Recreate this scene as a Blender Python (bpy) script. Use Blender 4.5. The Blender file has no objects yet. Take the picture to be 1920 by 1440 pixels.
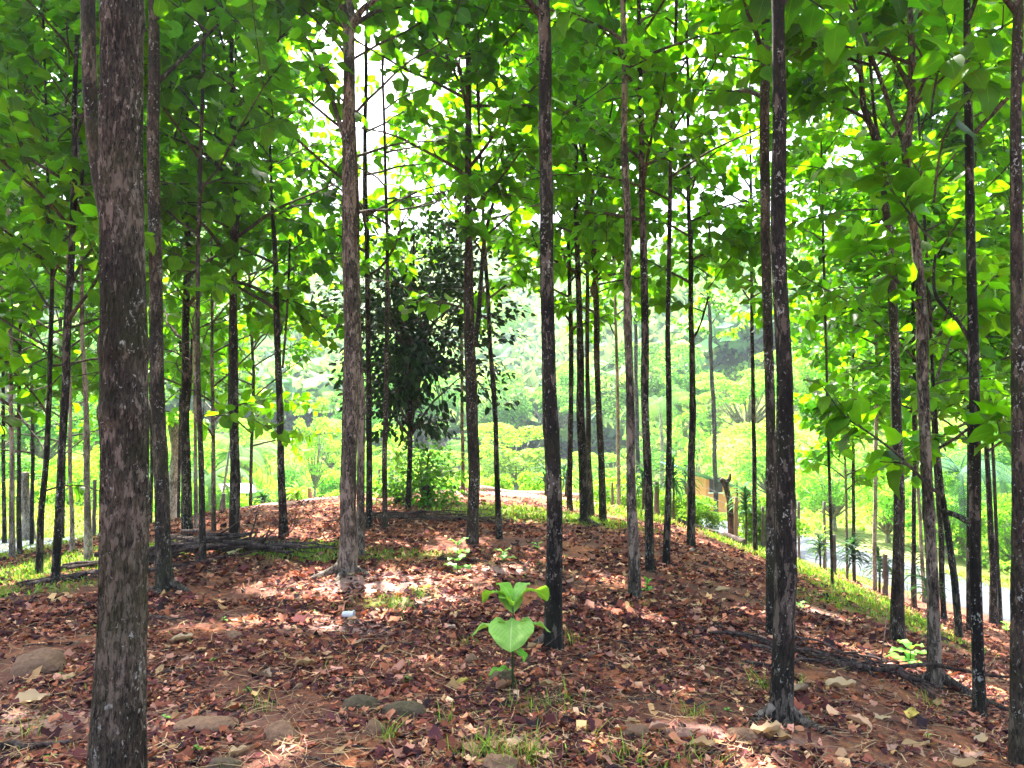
import bpy, math, numpy as np
from mathutils import Vector, Matrix

# ------------------------------------------------------------------ camera, sky, sun, exposure
SC = bpy.context.scene
F_PX = 1390.0; PITCH = math.radians(3.3); CAM_Z = 1.6
cam_d = bpy.data.cameras.new('camera'); cam = bpy.data.objects.new('camera', cam_d)
SC.collection.objects.link(cam); SC.camera = cam
cam_d.sensor_width = 36.0; cam_d.lens = F_PX / 1920 * 36.0
cam_d.clip_start = 0.05; cam_d.clip_end = 5000
cam.location = (0, 0, CAM_Z); cam.rotation_euler = (math.radians(90) + PITCH, 0, 0)

SUN_EL = math.radians(60); SUN_AZ = math.radians(-14)
w = bpy.data.worlds.new('World'); SC.world = w; w.use_nodes = True
nt = w.node_tree; bg = nt.nodes['Background']
sky = nt.nodes.new('ShaderNodeTexSky'); sky.sky_type = 'NISHITA'; sky.sun_disc = False
sky.sun_elevation = SUN_EL; sky.sun_rotation = SUN_AZ; sky.dust_density = 5.5; sky.air_density = 1.0
nt.links.new(sky.outputs[0], bg.inputs[0]); bg.inputs[1].default_value = 0.13
sd = bpy.data.lights.new('sun', 'SUN'); sd.energy = 5.0; sd.angle = math.radians(0.55); sd.color = (1.0, 0.95, 0.86)
so = bpy.data.objects.new('sun', sd); SC.collection.objects.link(so)
so.rotation_euler = Vector((math.sin(SUN_AZ) * math.cos(SUN_EL), math.cos(SUN_AZ) * math.cos(SUN_EL), math.sin(SUN_EL))).to_track_quat('Z', 'Y').to_euler()
SC.view_settings.view_transform = 'Standard'; SC.view_settings.look = 'None'
SC.view_settings.exposure = 2.85; SC.view_settings.gamma = 1.0
SC.cycles.max_bounces = 7; SC.cycles.diffuse_bounces = 4; SC.cycles.glossy_bounces = 2
SC.cycles.transmission_bounces = 5; SC.cycles.volume_bounces = 0; SC.cycles.transparent_max_bounces = 6
SC.cycles.sample_clamp_indirect = 6.0; SC.cycles.use_denoising = True

RS = np.random.RandomState(7)
C = SC.collection

# ------------------------------------------------------------------ numeric helpers
def hsh(i, j, s):
    v = np.sin(i * 127.1 + j * 311.7 + s * 74.7) * 43758.5453
    return v - np.floor(v)
def vn(x, y, s=0):
    x = np.asarray(x, float); y = np.asarray(y, float)
    i = np.floor(x); j = np.floor(y); u = x - i; v = y - j
    u = u * u * (3 - 2 * u); v = v * v * (3 - 2 * v)
    return (hsh(i, j, s) * (1 - u) + hsh(i + 1, j, s) * u) * (1 - v) + (hsh(i, j + 1, s) * (1 - u) + hsh(i + 1, j + 1, s) * u) * v
def fbm(x, y, s=0, o=4):
    t = 0; a = 1; n = 0
    for k in range(o):
        t = t + a * vn(x * 2 ** k, y * 2 ** k, s + k); n += a; a *= .5
    return t / n
def sstep(a, b, x):
    t = np.clip((x - a) / (b - a), 0, 1); return t * t * (3 - 2 * t)
def catmull(P, n):
    P = np.asarray(P, float); Q = np.vstack([2 * P[0] - P[1], P, 2 * P[-1] - P[-2]])
    out = []
    for k in range(len(P) - 1):
        a, b, c, d = Q[k:k + 4]
        for t in np.linspace(0, 1, n, endpoint=False):
            out.append(.5 * (2 * b + (c - a) * t + (2 * a - 5 * b + 4 * c - d) * t * t + (3 * b - a - 3 * c + d) * t ** 3))
    out.append(P[-1]); return np.array(out)
def norm(v): return v / np.maximum(np.linalg.norm(v, axis=-1, keepdims=True), 1e-9)

# ------------------------------------------------------------------ terrain
ROAD = catmull([(-45, 6), (-30, 10), (-20, 14.2), (-14, 15.6), (-11, 17.6), (-9.2, 21), (-7.5, 25), (-5, 31), (0, 37), (6, 38), (10.5, 34), (12, 29.5), (13.1, 25.5), (14.3, 21.5), (15.6, 16), (17, 9), (18.5, 0), (20, -15), (22, -40)], 12)
def v0(x): return -2.2 - 0.09 * np.clip(x, -25, 25)
def hgt(x, y, fine=True):
    x = np.asarray(x, float); y = np.asarray(y, float)
    xw = x + .5 * (vn(x * .25, y * .25, 3) - .5)
    hn = -(0.026 * np.maximum(0, xw + 1) ** 2 + .017 * np.maximum(0, -xw - 2) ** 2 + .03 * np.maximum(0, y - 17.5) ** 2)
    v = v0(x)
    h = np.logaddexp(hn / .4, v / .4) * .4
    u = .8 * y + .6 * x
    h = h + .30 * np.logaddexp(0, (u - 44) / 6) * 6 * sstep(8, 30, x) * (1 - sstep(70, 160, u)) * sstep(-10, 20, y)
    h = h - 2.2 * sstep(23, 30, y) * (1 - sstep(10, 16, x))
    dist = np.sqrt(x * x * .6 + y * y)
    m = .50 * np.logaddexp(0, (dist - 105) / 20) * 20 * sstep(0, 120, y)
    m = 112 * np.tanh(m / 130)
    m = m * (.8 + .45 * fbm(x / 160, y / 160, 21, 3))
    h = h + m
    near = 1 - sstep(25, 60, y)
    if fine:
        h = h + near * (.10 * (fbm(x * .6, y * .6, 5, 3) - .5) + .045 * (fbm(x * 3, y * 3, 9, 3) - .5))
    # road bed
    m_ = (np.abs(x) < 60) & (y < 60) & (y > -50) & ((y > 9) | (x > 9) | (x < -18))
    if np.any(m_):
        xs = np.atleast_1d(x)[np.atleast_1d(m_)]; ys = np.atleast_1d(y)[np.atleast_1d(m_)]
        hs = np.atleast_1d(h).copy(); vals = hs[np.atleast_1d(m_)]
        for k in range(0, len(xs), 20000):
            dx = xs[k:k + 20000, None] - ROAD[None, :, 0]; dy = ys[k:k + 20000, None] - ROAD[None, :, 1]
            d2 = dx * dx + dy * dy; a = d2.argmin(1); dd = np.sqrt(d2[np.arange(len(a)), a])
            wgt = 1 - sstep(2.0, 3.4, dd)
            vals[k:k + 20000] = vals[k:k + 20000] * (1 - wgt) + v0(ROAD[a, 0]) * wgt
        hs[np.atleast_1d(m_)] = vals
        h = hs if np.ndim(x) else hs[0]
    return h
def ray(px, py):
    u = (px - 960) / F_PX; v = (720 - py) / F_PX
    return np.array([u, math.cos(PITCH) - v * math.sin(PITCH), math.sin(PITCH) + v * math.cos(PITCH)])
def P(px, py, D):            # point seen at (px,py) whose world y is D
    r = ray(px, py); return np.array([0, 0, CAM_Z]) + r * (D / r[1])
TT = np.concatenate([np.arange(1.5, 40, .05), np.arange(40, 140, .5)])
def G(px, py):               # where the sight line meets the ground
    r = ray(px, py); p = np.array([0, 0, CAM_Z]) + TT[:, None] * r
    g = p[:, 2] - hgt(p[:, 0], p[:, 1]); i = np.argmax(g < 0)
    if i == 0: i = len(TT) - 1
    t = TT[i - 1] + (TT[i] - TT[i - 1]) * g[i - 1] / (g[i - 1] - g[i] + 1e-9)
    q = np.array([0, 0, CAM_Z]) + t * r; q[2] = hgt(q[0], q[1]); return q

# ------------------------------------------------------------------ object helpers
class MB:
    def __init__(s): s.V = []; s.F = []; s.K = []; s.n = 0
    def add(s, V, F, col=None):
        V = np.asarray(V, float).reshape(-1, 3); s.V.append(V); s.F.append(np.asarray(F, int) + s.n); s.n += len(V)
        if col is not None:
            col = np.asarray(col, float); s.K.append(np.broadcast_to(col, (len(V), 3)))
    def tube(s, Pn, R, sides=6, col=None, cap=True):
        Pn = np.asarray(Pn, float); R = np.broadcast_to(np.asarray(R, float), (len(Pn),))
        T = norm(np.gradient(Pn, axis=0)); ref = np.array([0.13, 1, .07]) if abs(T[:, 2]).mean() > .7 else np.array([.05, .1, 1.])
        A = norm(np.cross(T, ref)); B = np.cross(T, A)
        a = np.linspace(0, 2 * math.pi, sides, endpoint=False)
        V = Pn[:, None] + R[:, None, None] * (np.cos(a)[None, :, None] * A[:, None] + np.sin(a)[None, :, None] * B[:, None])
        n = len(Pn); i = np.arange(n - 1)[:, None] * sides; j = np.arange(sides)[None]; k = (j + 1) % sides
        Fq = np.stack([i + j, i + k, i + sides + k, i + sides + j], -1).reshape(-1, 4)
        V = V.reshape(-1, 3)
        if cap:
            c = len(V); V = np.vstack([V, Pn[0], Pn[-1]]); jj = np.arange(sides); kk = (jj + 1) % sides; e = (n - 1) * sides
            Fq = np.vstack([Fq, np.stack([jj * 0 + c, kk, jj, jj * 0 + c], -1), np.stack([jj * 0 + c + 1, e + jj, e + kk, jj * 0 + c + 1], -1)])
        s.add(V, Fq, col)
    def box(s, c, size, rz=0, col=None):
        x, y, z = np.array(size) / 2.
        v = np.array([[i * x, j * y, k * z] for i in (-1, 1) for j in (-1, 1) for k in (-1, 1)])
        cs, sn = math.cos(rz), math.sin(rz); v = v @ np.array([[cs, sn, 0], [-sn, cs, 0], [0, 0, 1]]) + np.array(c)
        s.add(v, [[0, 1, 3, 2], [4, 6, 7, 5], [0, 4, 5, 1], [2, 3, 7, 6], [0, 2, 6, 4], [1, 5, 7, 3]], col)
    def get(s): return np.vstack(s.V), np.vstack(s.F), (np.vstack(s.K) if s.K else None)

def mesh_of(name, V, Fq, mat, col=None, smooth=True, uv=None):
    me = bpy.data.meshes.new(name); Fq = np.asarray(Fq)
    deg = (Fq[:, 0] == Fq[:, 3])
    n4 = Fq[~deg]; n3 = Fq[deg][:, :3]
    lv = np.concatenate([n4.ravel(), n3.ravel()]).astype(np.int32)
    tot = np.concatenate([np.full(len(n4), 4), np.full(len(n3), 3)]); st = np.concatenate([[0], np.cumsum(tot)[:-1]])
    me.vertices.add(len(V)); me.vertices.foreach_set('co', np.asarray(V, np.float32).ravel())
    me.loops.add(len(lv)); me.loops.foreach_set('vertex_index', lv)
    me.polygons.add(len(tot)); me.polygons.foreach_set('loop_start', st.astype(np.int32))
    me.polygons.foreach_set('use_smooth', np.full(len(tot), smooth))
    me.update(calc_edges=True)
    if col is not None:
        at = me.color_attributes.new('col', 'FLOAT_COLOR', 'POINT')
        at.data.foreach_set('color', np.hstack([col, np.ones((len(col), 1))]).astype(np.float32).ravel())
    if uv is not None:
        at = me.attributes.new('leafuv', 'FLOAT_VECTOR', 'POINT')
        at.data.foreach_set('vector', np.hstack([uv, np.zeros((len(uv), 1))]).astype(np.float32).ravel())
    me.materials.append(mat); return me
def tag(o, label=None, cat=None, group=None, kind=None):
    if label: o['label'] = label
    if cat: o['category'] = cat
    if group: o['group'] = group
    if kind: o['kind'] = kind
    return o
def thing(name, label, cat, loc, group=None, rz=0):
    o = bpy.data.objects.new(name, None); o.empty_display_size = .2; C.objects.link(o)
    o.location = [float(q) for q in loc]; o.rotation_euler = (0, 0, rz); return tag(o, label, cat, group)
def part(name, mb, mat, parent, origin=None, label=None, smooth=True, uv=None):
    V, Fq, K = mb.get() if isinstance(mb, MB) else mb
    if origin is None: origin = np.array(parent.location) if parent else np.zeros(3)
    o = bpy.data.objects.new(name, mesh_of(name, V - origin, Fq, mat, K, smooth, uv)); C.objects.link(o); o.parent = parent
    if label: o['label'] = label
    return o
def single(name, mb, mat, loc, label=None, cat=None, group=None, kind=None, smooth=True):
    V, Fq, K = mb.get() if isinstance(mb, MB) else mb
    loc = np.asarray(loc, float)
    o = bpy.data.objects.new(name, mesh_of(name, V - loc, Fq, mat, K, smooth)); C.objects.link(o); o.location = loc.tolist()
    return tag(o, label, cat, group, kind)
def dup(root, loc, rz=0, sc=1, label=None, color=None):
    r = root.copy(); C.objects.link(r); r.location = [float(q) for q in loc]; r.rotation_euler = (0, 0, rz); r.scale = (sc, sc, sc) if np.isscalar(sc) else sc
    if label: r['label'] = label
    if color: r.color = color
    for ch in list(root.children):
        c = ch.copy(); C.objects.link(c); c.parent = r
        if color: c.color = color
        for g in ch.children:
            d = g.copy(); C.objects.link(d); d.parent = c
    return r

# ------------------------------------------------------------------ materials
def newmat(name):
    m = bpy.data.materials.new(name); m.use_nodes = True; nt = m.node_tree
    for n in list(nt.nodes): nt.nodes.remove(n)
    out = nt.nodes.new('ShaderNodeOutputMaterial'); return m, nt, out
def N(nt, t, **kw):
    n = nt.nodes.new(t)
    for k, v in kw.items():
        if k.startswith('i_'):
            key = k[2:]; key = int(key) if key.isdigit() else key.replace('_', ' ')
            n.inputs[key].default_value = v
        else: setattr(n, k, v)
    return n
def noise(nt, vec, scale, detail=4, rough=.6, dist=0):
    n = N(nt, 'ShaderNodeTexNoise'); n.inputs['Scale'].default_value = scale; n.inputs['Detail'].default_value = detail
    n.inputs['Roughness'].default_value = rough; n.inputs['Distortion'].default_value = dist
    if vec is not None: nt.links.new(vec, n.inputs['Vector'])
    return n.outputs[0]
def ramp(nt, fac, stops):
    r = N(nt, 'ShaderNodeValToRGB'); nt.links.new(fac, r.inputs[0]); e = r.color_ramp.elements
    while len(e) < len(stops): e.new(.5)
    for k, (p, c) in enumerate(stops): e[k].position = p; e[k].color = (c if len(c) == 4 else (*c, 1)) if hasattr(c, '__len__') else (c, c, c, 1)
    return r.outputs[0]
def mix(nt, f, a, b, mode='MIX'):
    m = N(nt, 'ShaderNodeMix', data_type='RGBA', blend_type=mode)
    for s, v in ((m.inputs[0], f), (m.inputs[6], a), (m.inputs[7], b)):
        if hasattr(v, 'is_output') or isinstance(v, bpy.types.NodeSocket): nt.links.new(v, s)
        elif isinstance(v, (int, float)): s.default_value = v
        else: s.default_value = (*v, 1) if len(v) == 3 else v
    return m.outputs[2]
def math_(nt, op, a, b=None, clamp=False):
    m = N(nt, 'ShaderNodeMath', operation=op, use_clamp=clamp)
    for k, v in enumerate((a, b)):
        if v is None: continue
        if isinstance(v, (int, float)): m.inputs[k].default_value = v
        else: nt.links.new(v, m.inputs[k])
    return m.outputs[0]
def bump(nt, h, strength=.5, dist=.02):
    b = N(nt, 'ShaderNodeBump'); b.inputs['Strength'].default_value = strength; b.inputs['Distance'].default_value = dist
    nt.links.new(h, b.inputs['Height']); return b.outputs[0]
def principled(nt, out, col, rough=.8, nrm=None, spec=.3):
    p = N(nt, 'ShaderNodeBsdfPrincipled'); p.inputs['Roughness'].default_value = rough; p.inputs['Specular IOR Level'].default_value = spec
    if isinstance(col, bpy.types.NodeSocket): nt.links.new(col, p.inputs['Base Color'])
    else: p.inputs['Base Color'].default_value = (*col, 1)
    if nrm is not None: nt.links.new(nrm, p.inputs['Normal'])
    if out: nt.links.new(p.outputs[0], out.inputs[0])
    return p
def objco(nt, scale=(1, 1, 1)):
    tc = N(nt, 'ShaderNodeTexCoord'); oi = N(nt, 'ShaderNodeObjectInfo')
    mp = N(nt, 'ShaderNodeMapping'); mp.inputs['Scale'].default_value = scale
    nt.links.new(tc.outputs['Object'], mp.inputs['Vector'])
    cx = N(nt, 'ShaderNodeCombineXYZ'); r = math_(nt, 'MULTIPLY', oi.outputs['Random'], 37.0)
    for k in range(3): nt.links.new(r, cx.inputs[k])
    nt.links.new(cx.outputs[0], mp.inputs['Location']); return mp.outputs[0], oi.outputs['Random']

def mat_leaf(name, refl=1.0, tr=(4.6, 4.4, .3), share=.5, rough=.42, spec=.2, veins=False, vein=(.42, .55, .22), vs=.75, blem=0):
    m, nt, out = newmat(name)
    a = N(nt, 'ShaderNodeAttribute', attribute_name='col'); oi = N(nt, 'ShaderNodeObjectInfo')
    col = mix(nt, 1.0, a.outputs['Color'], oi.outputs['Color'], 'MULTIPLY')
    if veins:
        u = N(nt, 'ShaderNodeAttribute', attribute_name='leafuv'); sp = N(nt, 'ShaderNodeSeparateXYZ'); nt.links.new(u.outputs['Vector'], sp.inputs[0])
        ax = math_(nt, 'ABSOLUTE', sp.outputs[0]); mid = math_(nt, 'LESS_THAN', ax, .035)
        q = math_(nt, 'SUBTRACT', math_(nt, 'MULTIPLY', sp.outputs[1], 9.0), math_(nt, 'MULTIPLY', ax, 5.0))
        fr = math_(nt, 'FRACT', q); sv = math_(nt, 'LESS_THAN', fr, .11)
        vv = math_(nt, 'MAXIMUM', mid, math_(nt, 'MULTIPLY', sv, .6))
        col = mix(nt, math_(nt, 'MULTIPLY', vv, vs), col, vein)
    if blem:
        tc = N(nt, 'ShaderNodeTexCoord'); b1 = noise(nt, tc.outputs['Object'], 16, 4, .7)
        col = mix(nt, math_(nt, 'MULTIPLY', ramp(nt, b1, [(.60, 0.0), (.70, 1.0)]), blem), col, (.10, .075, .02))
        col = mix(nt, 1.0, col, ramp(nt, noise(nt, tc.outputs['Object'], 5, 3), [(.3, .75), (.7, 1.3)]), 'MULTIPLY')
    geo = N(nt, 'ShaderNodeNewGeometry')
    under = mix(nt, 1.0, col, (1.2, 1.2, 1.15), 'MULTIPLY')
    colr = mix(nt, geo.outputs['Backfacing'], col, under)
    p = principled(nt, None, colr, rough, None, spec)
    t = N(nt, 'ShaderNodeBsdfTranslucent'); nt.links.new(mix(nt, 1.0, col, tr, 'MULTIPLY'), t.inputs[0])
    mx = N(nt, 'ShaderNodeMixShader'); mx.inputs[0].default_value = share
    nt.links.new(p.outputs[0], mx.inputs[1]); nt.links.new(t.outputs[0], mx.inputs[2]); nt.links.new(mx.outputs[0], out.inputs[0])
    return m
M_LEAF = mat_leaf('teak_leaf', veins=True, vein=(.11, .24, .03), vs=.35, blem=.5)
M_LEAF_V = mat_leaf('young_leaf', tr=(1.5, 1.35, .5), share=.4, veins=True, blem=.35)
M_LEAF_FAR = mat_leaf('far_leaf', tr=(2.3, 2.2, .8), share=.45, rough=.6, spec=.15)
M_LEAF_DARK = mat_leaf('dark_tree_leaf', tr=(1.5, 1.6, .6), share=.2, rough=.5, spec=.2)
M_GRASS = mat_leaf('grass_blade', tr=(1.6, 1.5, .7), share=.4, rough=.6, spec=.2)
M_LITTER = mat_leaf('dry_leaf', tr=(1.2, 1.0, .7), share=.12, rough=.85, spec=.08)

def mat_bark(name, dark=(.010, .008, .007), mid=(.038, .028, .021), pale=(.30, .24, .18), moss=.3, lich=.5, peel=.5, fine=1.0):
    m, nt, out = newmat(name); L = nt.links
    co, rnd = objco(nt, (1, 1, .26)); co2, _ = objco(nt, (1, 1, .55)); co3, _ = objco(nt, (1, 1, .32)); co4, _ = objco(nt, (1, 1, .7))
    fis = noise(nt, co, 62 * fine, 7, .72, .5); big = noise(nt, co2, 4, 4, .6); med = noise(nt, co3, 21 * fine, 7, .68, .35)
    c = ramp(nt, fis, [(.40, dark), (.50, mid), (.62, tuple(min(1, 1.9 * q) for q in mid))])
    shade = ramp(nt, big, [(.38, .45), (.60, 1.35)]); c = mix(nt, 1.0, c, shade, 'MULTIPLY')
    pm = ramp(nt, math_(nt, 'ADD', math_(nt, 'MULTIPLY', med, .80), math_(nt, 'MULTIPLY', big, .30)), [(.618 - .035 * peel, 0.0), (.64 - .035 * peel, 1.0)])
    pc = mix(nt, fis, tuple(.55 * q for q in pale), pale); c = mix(nt, math_(nt, 'MULTIPLY', pm, min(1, .9 * peel)), c, pc)
    ms = ramp(nt, noise(nt, co2, 3.1, 5, .7), [(.50, 0.0), (.62, 1.0)]); c = mix(nt, math_(nt, 'MULTIPLY', ms, moss), c, (.040, .052, .012))
    ln = noise(nt, co4, 48, 5, .62, .6); lr = noise(nt, co2, 6.5, 3)
    sp = ramp(nt, math_(nt, 'ADD', math_(nt, 'MULTIPLY', ln, .72), math_(nt, 'MULTIPLY', lr, .34)), [(.628, 0.0), (.652, 1.0)])
    c = mix(nt, math_(nt, 'MULTIPLY', sp, lich), c, (.42, .43, .38))
    hgt_ = math_(nt, 'SUBTRACT', math_(nt, 'ADD', fis, math_(nt, 'MULTIPLY', med, .8)), math_(nt, 'MULTIPLY', pm, .12))
    principled(nt, out, c, .88, bump(nt, hgt_, 1.0, .03), .2); return m
BARK = [mat_bark('bark_dark', lich=.75), mat_bark('bark_brown', mid=(.092, .072, .056), pale=(.36, .29, .23), peel=1.0, moss=.1, lich=.6),
        mat_bark('bark_black', dark=(.005, .004, .004), mid=(.017, .013, .011), pale=(.20, .16, .13), peel=.8, moss=.15, lich=.7),
        mat_bark('bark_pale', dark=(.08, .06, .05), mid=(.26, .21, .17), pale=(.55, .48, .40), peel=1.0, moss=.1, lich=.7)]
BARK_BIG = mat_bark('bark_mossy_big', dark=(.007, .006, .005), mid=(.058, .049, .036), pale=(.37, .31, .25), moss=.35, lich=.9, peel=.72, fine=1.8)
M_TWIG = mat_bark('twig_bark', mid=(.08, .06, .045), peel=.2, lich=.2)
M_DEAD = mat_bark('dead_wood', dark=(.02, .015, .015), mid=(.075, .05, .045), pale=(.30, .22, .18), peel=.6, moss=.05, lich=.1)
M_STEM = mat_bark('green_stem', dark=(.03, .05, .015), mid=(.06, .10, .03), pale=(.12, .15, .06), peel=.2, lich=0)

def mat_simple(name, col, var=.25, scale=6, rough=.8, b=.3, bd=.01, spec=.3):
    m, nt, out = newmat(name); co, _ = objco(nt); n = noise(nt, co, scale, 5, .6)
    c = mix(nt, 1.0, col, ramp(nt, n, [(.3, 1 - var), (.7, 1 + var)]), 'MULTIPLY')
    principled(nt, out, c, rough, bump(nt, n, b, bd), spec); return m

# ground: red soil under humus, grass tint, dusty dirt and pale colour brightening the sunlit spots - by surface masks stored on the mesh
m, nt, out = newmat('ground_soil'); M_GROUND = m
tc = N(nt, 'ShaderNodeTexCoord'); co = tc.outputs['Object']
a = N(nt, 'ShaderNodeAttribute', attribute_name='col'); sp = N(nt, 'ShaderNodeSeparateColor'); nt.links.new(a.outputs['Color'], sp.inputs[0])
n1 = noise(nt, co, 1.1, 5, .6, .5); n2 = noise(nt, co, 14, 6, .7); n3 = noise(nt, co, 70, 4, .7)
soil = mix(nt, n3, (.20, .062, .026), (.46, .165, .07))
hum = mix(nt, n3, (.045, .018, .014), (.19, .075, .05))
base = mix(nt, ramp(nt, math_(nt, 'ADD', math_(nt, 'MULTIPLY', n1, .55), math_(nt, 'MULTIPLY', n2, .5)), [(.50, 0.0), (.64, 1.0)]), hum, soil)
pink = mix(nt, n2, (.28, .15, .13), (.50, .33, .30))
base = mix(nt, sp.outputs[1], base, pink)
gr = mix(nt, n2, (.07, .13, .018), (.17, .26, .04))
gf = math_(nt, 'MULTIPLY', sp.outputs[0], ramp(nt, n2, [(.38, .35), (.55, 1.0)]))
base = mix(nt, gf, base, gr)
principled(nt, out, base, .92, bump(nt, math_(nt, 'ADD', n2, math_(nt, 'MULTIPLY', n3, .5)), .8, .03), .15)

# road
m, nt, out = newmat('asphalt'); M_ROAD = m
tc = N(nt, 'ShaderNodeTexCoord'); n = noise(nt, tc.outputs['Object'], 60, 4); n2 = noise(nt, tc.outputs['Object'], .9, 4)
c = mix(nt, n, (.034, .044, .058), (.060, .074, .092)); c = mix(nt, 1.0, c, ramp(nt, n2, [(.3, .85), (.7, 1.15)]), 'MULTIPLY')
principled(nt, out, c, .8, bump(nt, n, .3, .005), .3)

# ------------------------------------------------------------------ the ground sheet
GRASS = []                                   # (x, y, rx, ry, strength) patches read off the photograph
def gp(px, py, rx, ry, s=1.0):
    q = G(px, py); GRASS.append((q[0], q[1], rx, ry, s))
for a_ in [(60, 1075, 2.6, 1.1), (190, 1045, 2.2, 1.0), (570, 1030, 1.0, .7), (620, 1045, .6, .4), (1010, 965, 2.3, 1.3), (1160, 960, 1.8, 1.3), (1290, 985, 1.8, 1.5), (1350, 1000, 1.4, 1.3),
           (1430, 1035, 1.5, 1.8), (1500, 1065, 1.3, 1.7), (1570, 1095, 1.2, 1.5), (1640, 1130, 1.1, 1.3), (1700, 1165, 1.0, 1.2, .8), (1560, 1130, .8, .8, .6), (725, 1130, .28, .22), (785, 1110, .14, .2), (700, 1040, 1.2, .35, .7),
           (960, 1410, .30, .14, .5), (1020, 1330, .35, .12, .4), (1180, 1430, .5, .10, .3), (30, 1110, 1.2, .5, .7), (0, 1090, 1.5, .6), (1500, 990, 2.0, 2.0, .6), (250, 1420, .2, .1, .3)]:
    gp(*a_)
def gmask(x, y):
    g = np.zeros(np.shape(x))
    for (cx, cy, rx, ry, s) in GRASS:
        g = np.maximum(g, s * (1 - sstep(.45, 1.15, np.sqrt(((x - cx) / rx) ** 2 + ((y - cy) / ry) ** 2))))
    g = np.maximum(g, sstep(22, 26, y) * .95)
    g = np.maximum(g, sstep(-7.5, -10.5, x) * sstep(10, 13, y) * .9)
    return g
def dirt_sun_mask(x, y):
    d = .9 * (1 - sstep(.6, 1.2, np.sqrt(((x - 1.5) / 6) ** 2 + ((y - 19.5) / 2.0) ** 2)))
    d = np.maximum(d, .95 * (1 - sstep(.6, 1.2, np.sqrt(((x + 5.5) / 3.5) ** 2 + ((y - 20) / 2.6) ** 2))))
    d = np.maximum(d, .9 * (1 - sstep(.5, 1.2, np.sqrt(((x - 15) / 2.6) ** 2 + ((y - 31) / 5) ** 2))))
    for (cx, cy, rx, ry) in SUN_PALE: d = np.maximum(d, .75 * (1 - sstep(.3, 1.2, np.sqrt(((x - cx) / rx) ** 2 + ((y - cy) / ry) ** 2))))
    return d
SUN_PALE = []  # pale dry ground painted at the sunlit spots to make them brighter
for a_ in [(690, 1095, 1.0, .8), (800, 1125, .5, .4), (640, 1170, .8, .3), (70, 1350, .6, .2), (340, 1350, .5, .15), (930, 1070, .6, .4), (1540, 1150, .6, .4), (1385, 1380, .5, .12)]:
    q = G(a_[0], a_[1]); SUN_PALE.append((q[0], q[1], a_[2], a_[3]))
def axis(lo, hi, step, end_lo, end_hi):
    a = list(np.arange(lo, hi, step)); s = step
    while a[-1] < end_hi: s *= 1.09; a.append(a[-1] + s)
    s = step; b = [lo]
    while b[-1] > end_lo: s *= 1.16; b.append(b[-1] - s)
    return np.array(b[:0:-1] + a)
gx = axis(-15, 19, .17, -900, 900); gy = axis(1.0, 32, .17, -80, 1300)
X, Y = np.meshgrid(gx, gy); Z = hgt(X.ravel(), Y.ravel()).reshape(X.shape)
V = np.stack([X, Y, Z], -1).reshape(-1, 3); nx, ny = len(gx), len(gy)
i = np.arange(ny - 1)[:, None] * nx; j = np.arange(nx - 1)[None]
Fq = np.stack([i + j, i + j + 1, i + nx + j + 1, i + nx + j], -1).reshape(-1, 4)
K = np.stack([gmask(V[:, 0], V[:, 1]), dirt_sun_mask(V[:, 0], V[:, 1]), V[:, 0] * 0], -1)
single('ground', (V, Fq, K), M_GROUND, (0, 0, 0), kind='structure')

mb = MB()
rp = ROAD; tn = norm(np.gradient(rp, axis=0)); nr = np.stack([-tn[:, 1], tn[:, 0]], -1)
rows = []
for s_, dz in ((-1.62, -.12), (-1.6, .03), (-.8, .05), (0, .06), (.8, .05), (1.6, .03), (1.62, -.12)):
    q = rp + nr * s_; rows.append(np.stack([q[:, 0], q[:, 1], v0(rp[:, 0]) + dz], -1))
V = np.stack(rows, 1).reshape(-1, 3); n = len(rp)
i = np.arange(n - 1)[:, None] * 7; j = np.arange(6)[None]
mb.add(V, np.stack([i + j, i + 7 + j, i + 8 + j, i + 1 + j], -1).reshape(-1, 4))
single('road', mb, M_ROAD, (0, 0, 0), kind='structure')

# ------------------------------------------------------------------ leaves
def leaf_template(kind=0):
    t = np.array([0, .09, .36, .70, 1.0]); w_ = np.array([.02, .28, .42, .34, .012]); f = .10; dr = .22
    if kind == 1: f, dr = -.03, .38
    if kind == 2: f, dr = .16, .08
    if kind == 3: w_ = w_ * .55; dr = .3
    if kind == 4: f, dr = .34, .45
    if kind == 5: f, dr = .05, .62
    if kind == 6: f, dr = -.12, .15
    asy = {4: .10, 5: -.12, 6: .14}.get(kind, 0)
    v = []
    for a, b in zip(t, w_):
        wob = .05 * math.sin(a * 9 + kind); cx_ = asy * a * a
        v += [(cx_ - b * (1 + asy), a, f * b * 2 + wob - dr * a * a), (cx_, a, -dr * a * a), (cx_ + b * (1 - asy), a + .03 * asy, f * b * 2 - wob * 1.6 - dr * a * a)]
    Fq = []
    for k in range(4):
        q = 3 * k; Fq += [[q, q + 1, q + 4, q + 3], [q + 1, q + 2, q + 5, q + 4]]
    return np.array(v), np.array(Fq)
LT = [leaf_template(k) for k in range(7)]
LUV = np.array([(q, a) for a in (0, .09, .36, .70, 1.0) for q in (-1, 0, 1)], float)
def place_leaves(mb, pos, d, up, size, col, kinds=(0, 1, 2, 4, 5, 6), wid=1.0):
    n = len(pos); d = norm(d); x = norm(np.cross(d, up)); z = np.cross(x, d)
    kk = RS.choice(kinds, n)
    for k in kinds:
        m_ = kk == k
        if not m_.any(): continue
        T, Ft = LT[k]; s = size[m_][:, None, None]
        V = pos[m_][:, None] + s * (T[None, :, 0:1] * x[m_][:, None] * wid + T[None, :, 1:2] * d[m_][:, None] + T[None, :, 2:3] * z[m_][:, None])
        nv = len(T); Fq = (Ft[None] + (np.arange(m_.sum()) * nv)[:, None, None]).reshape(-1, 4)
        mb.add(V.reshape(-1, 3), Fq, np.repeat(col[m_], nv, 0))

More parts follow.
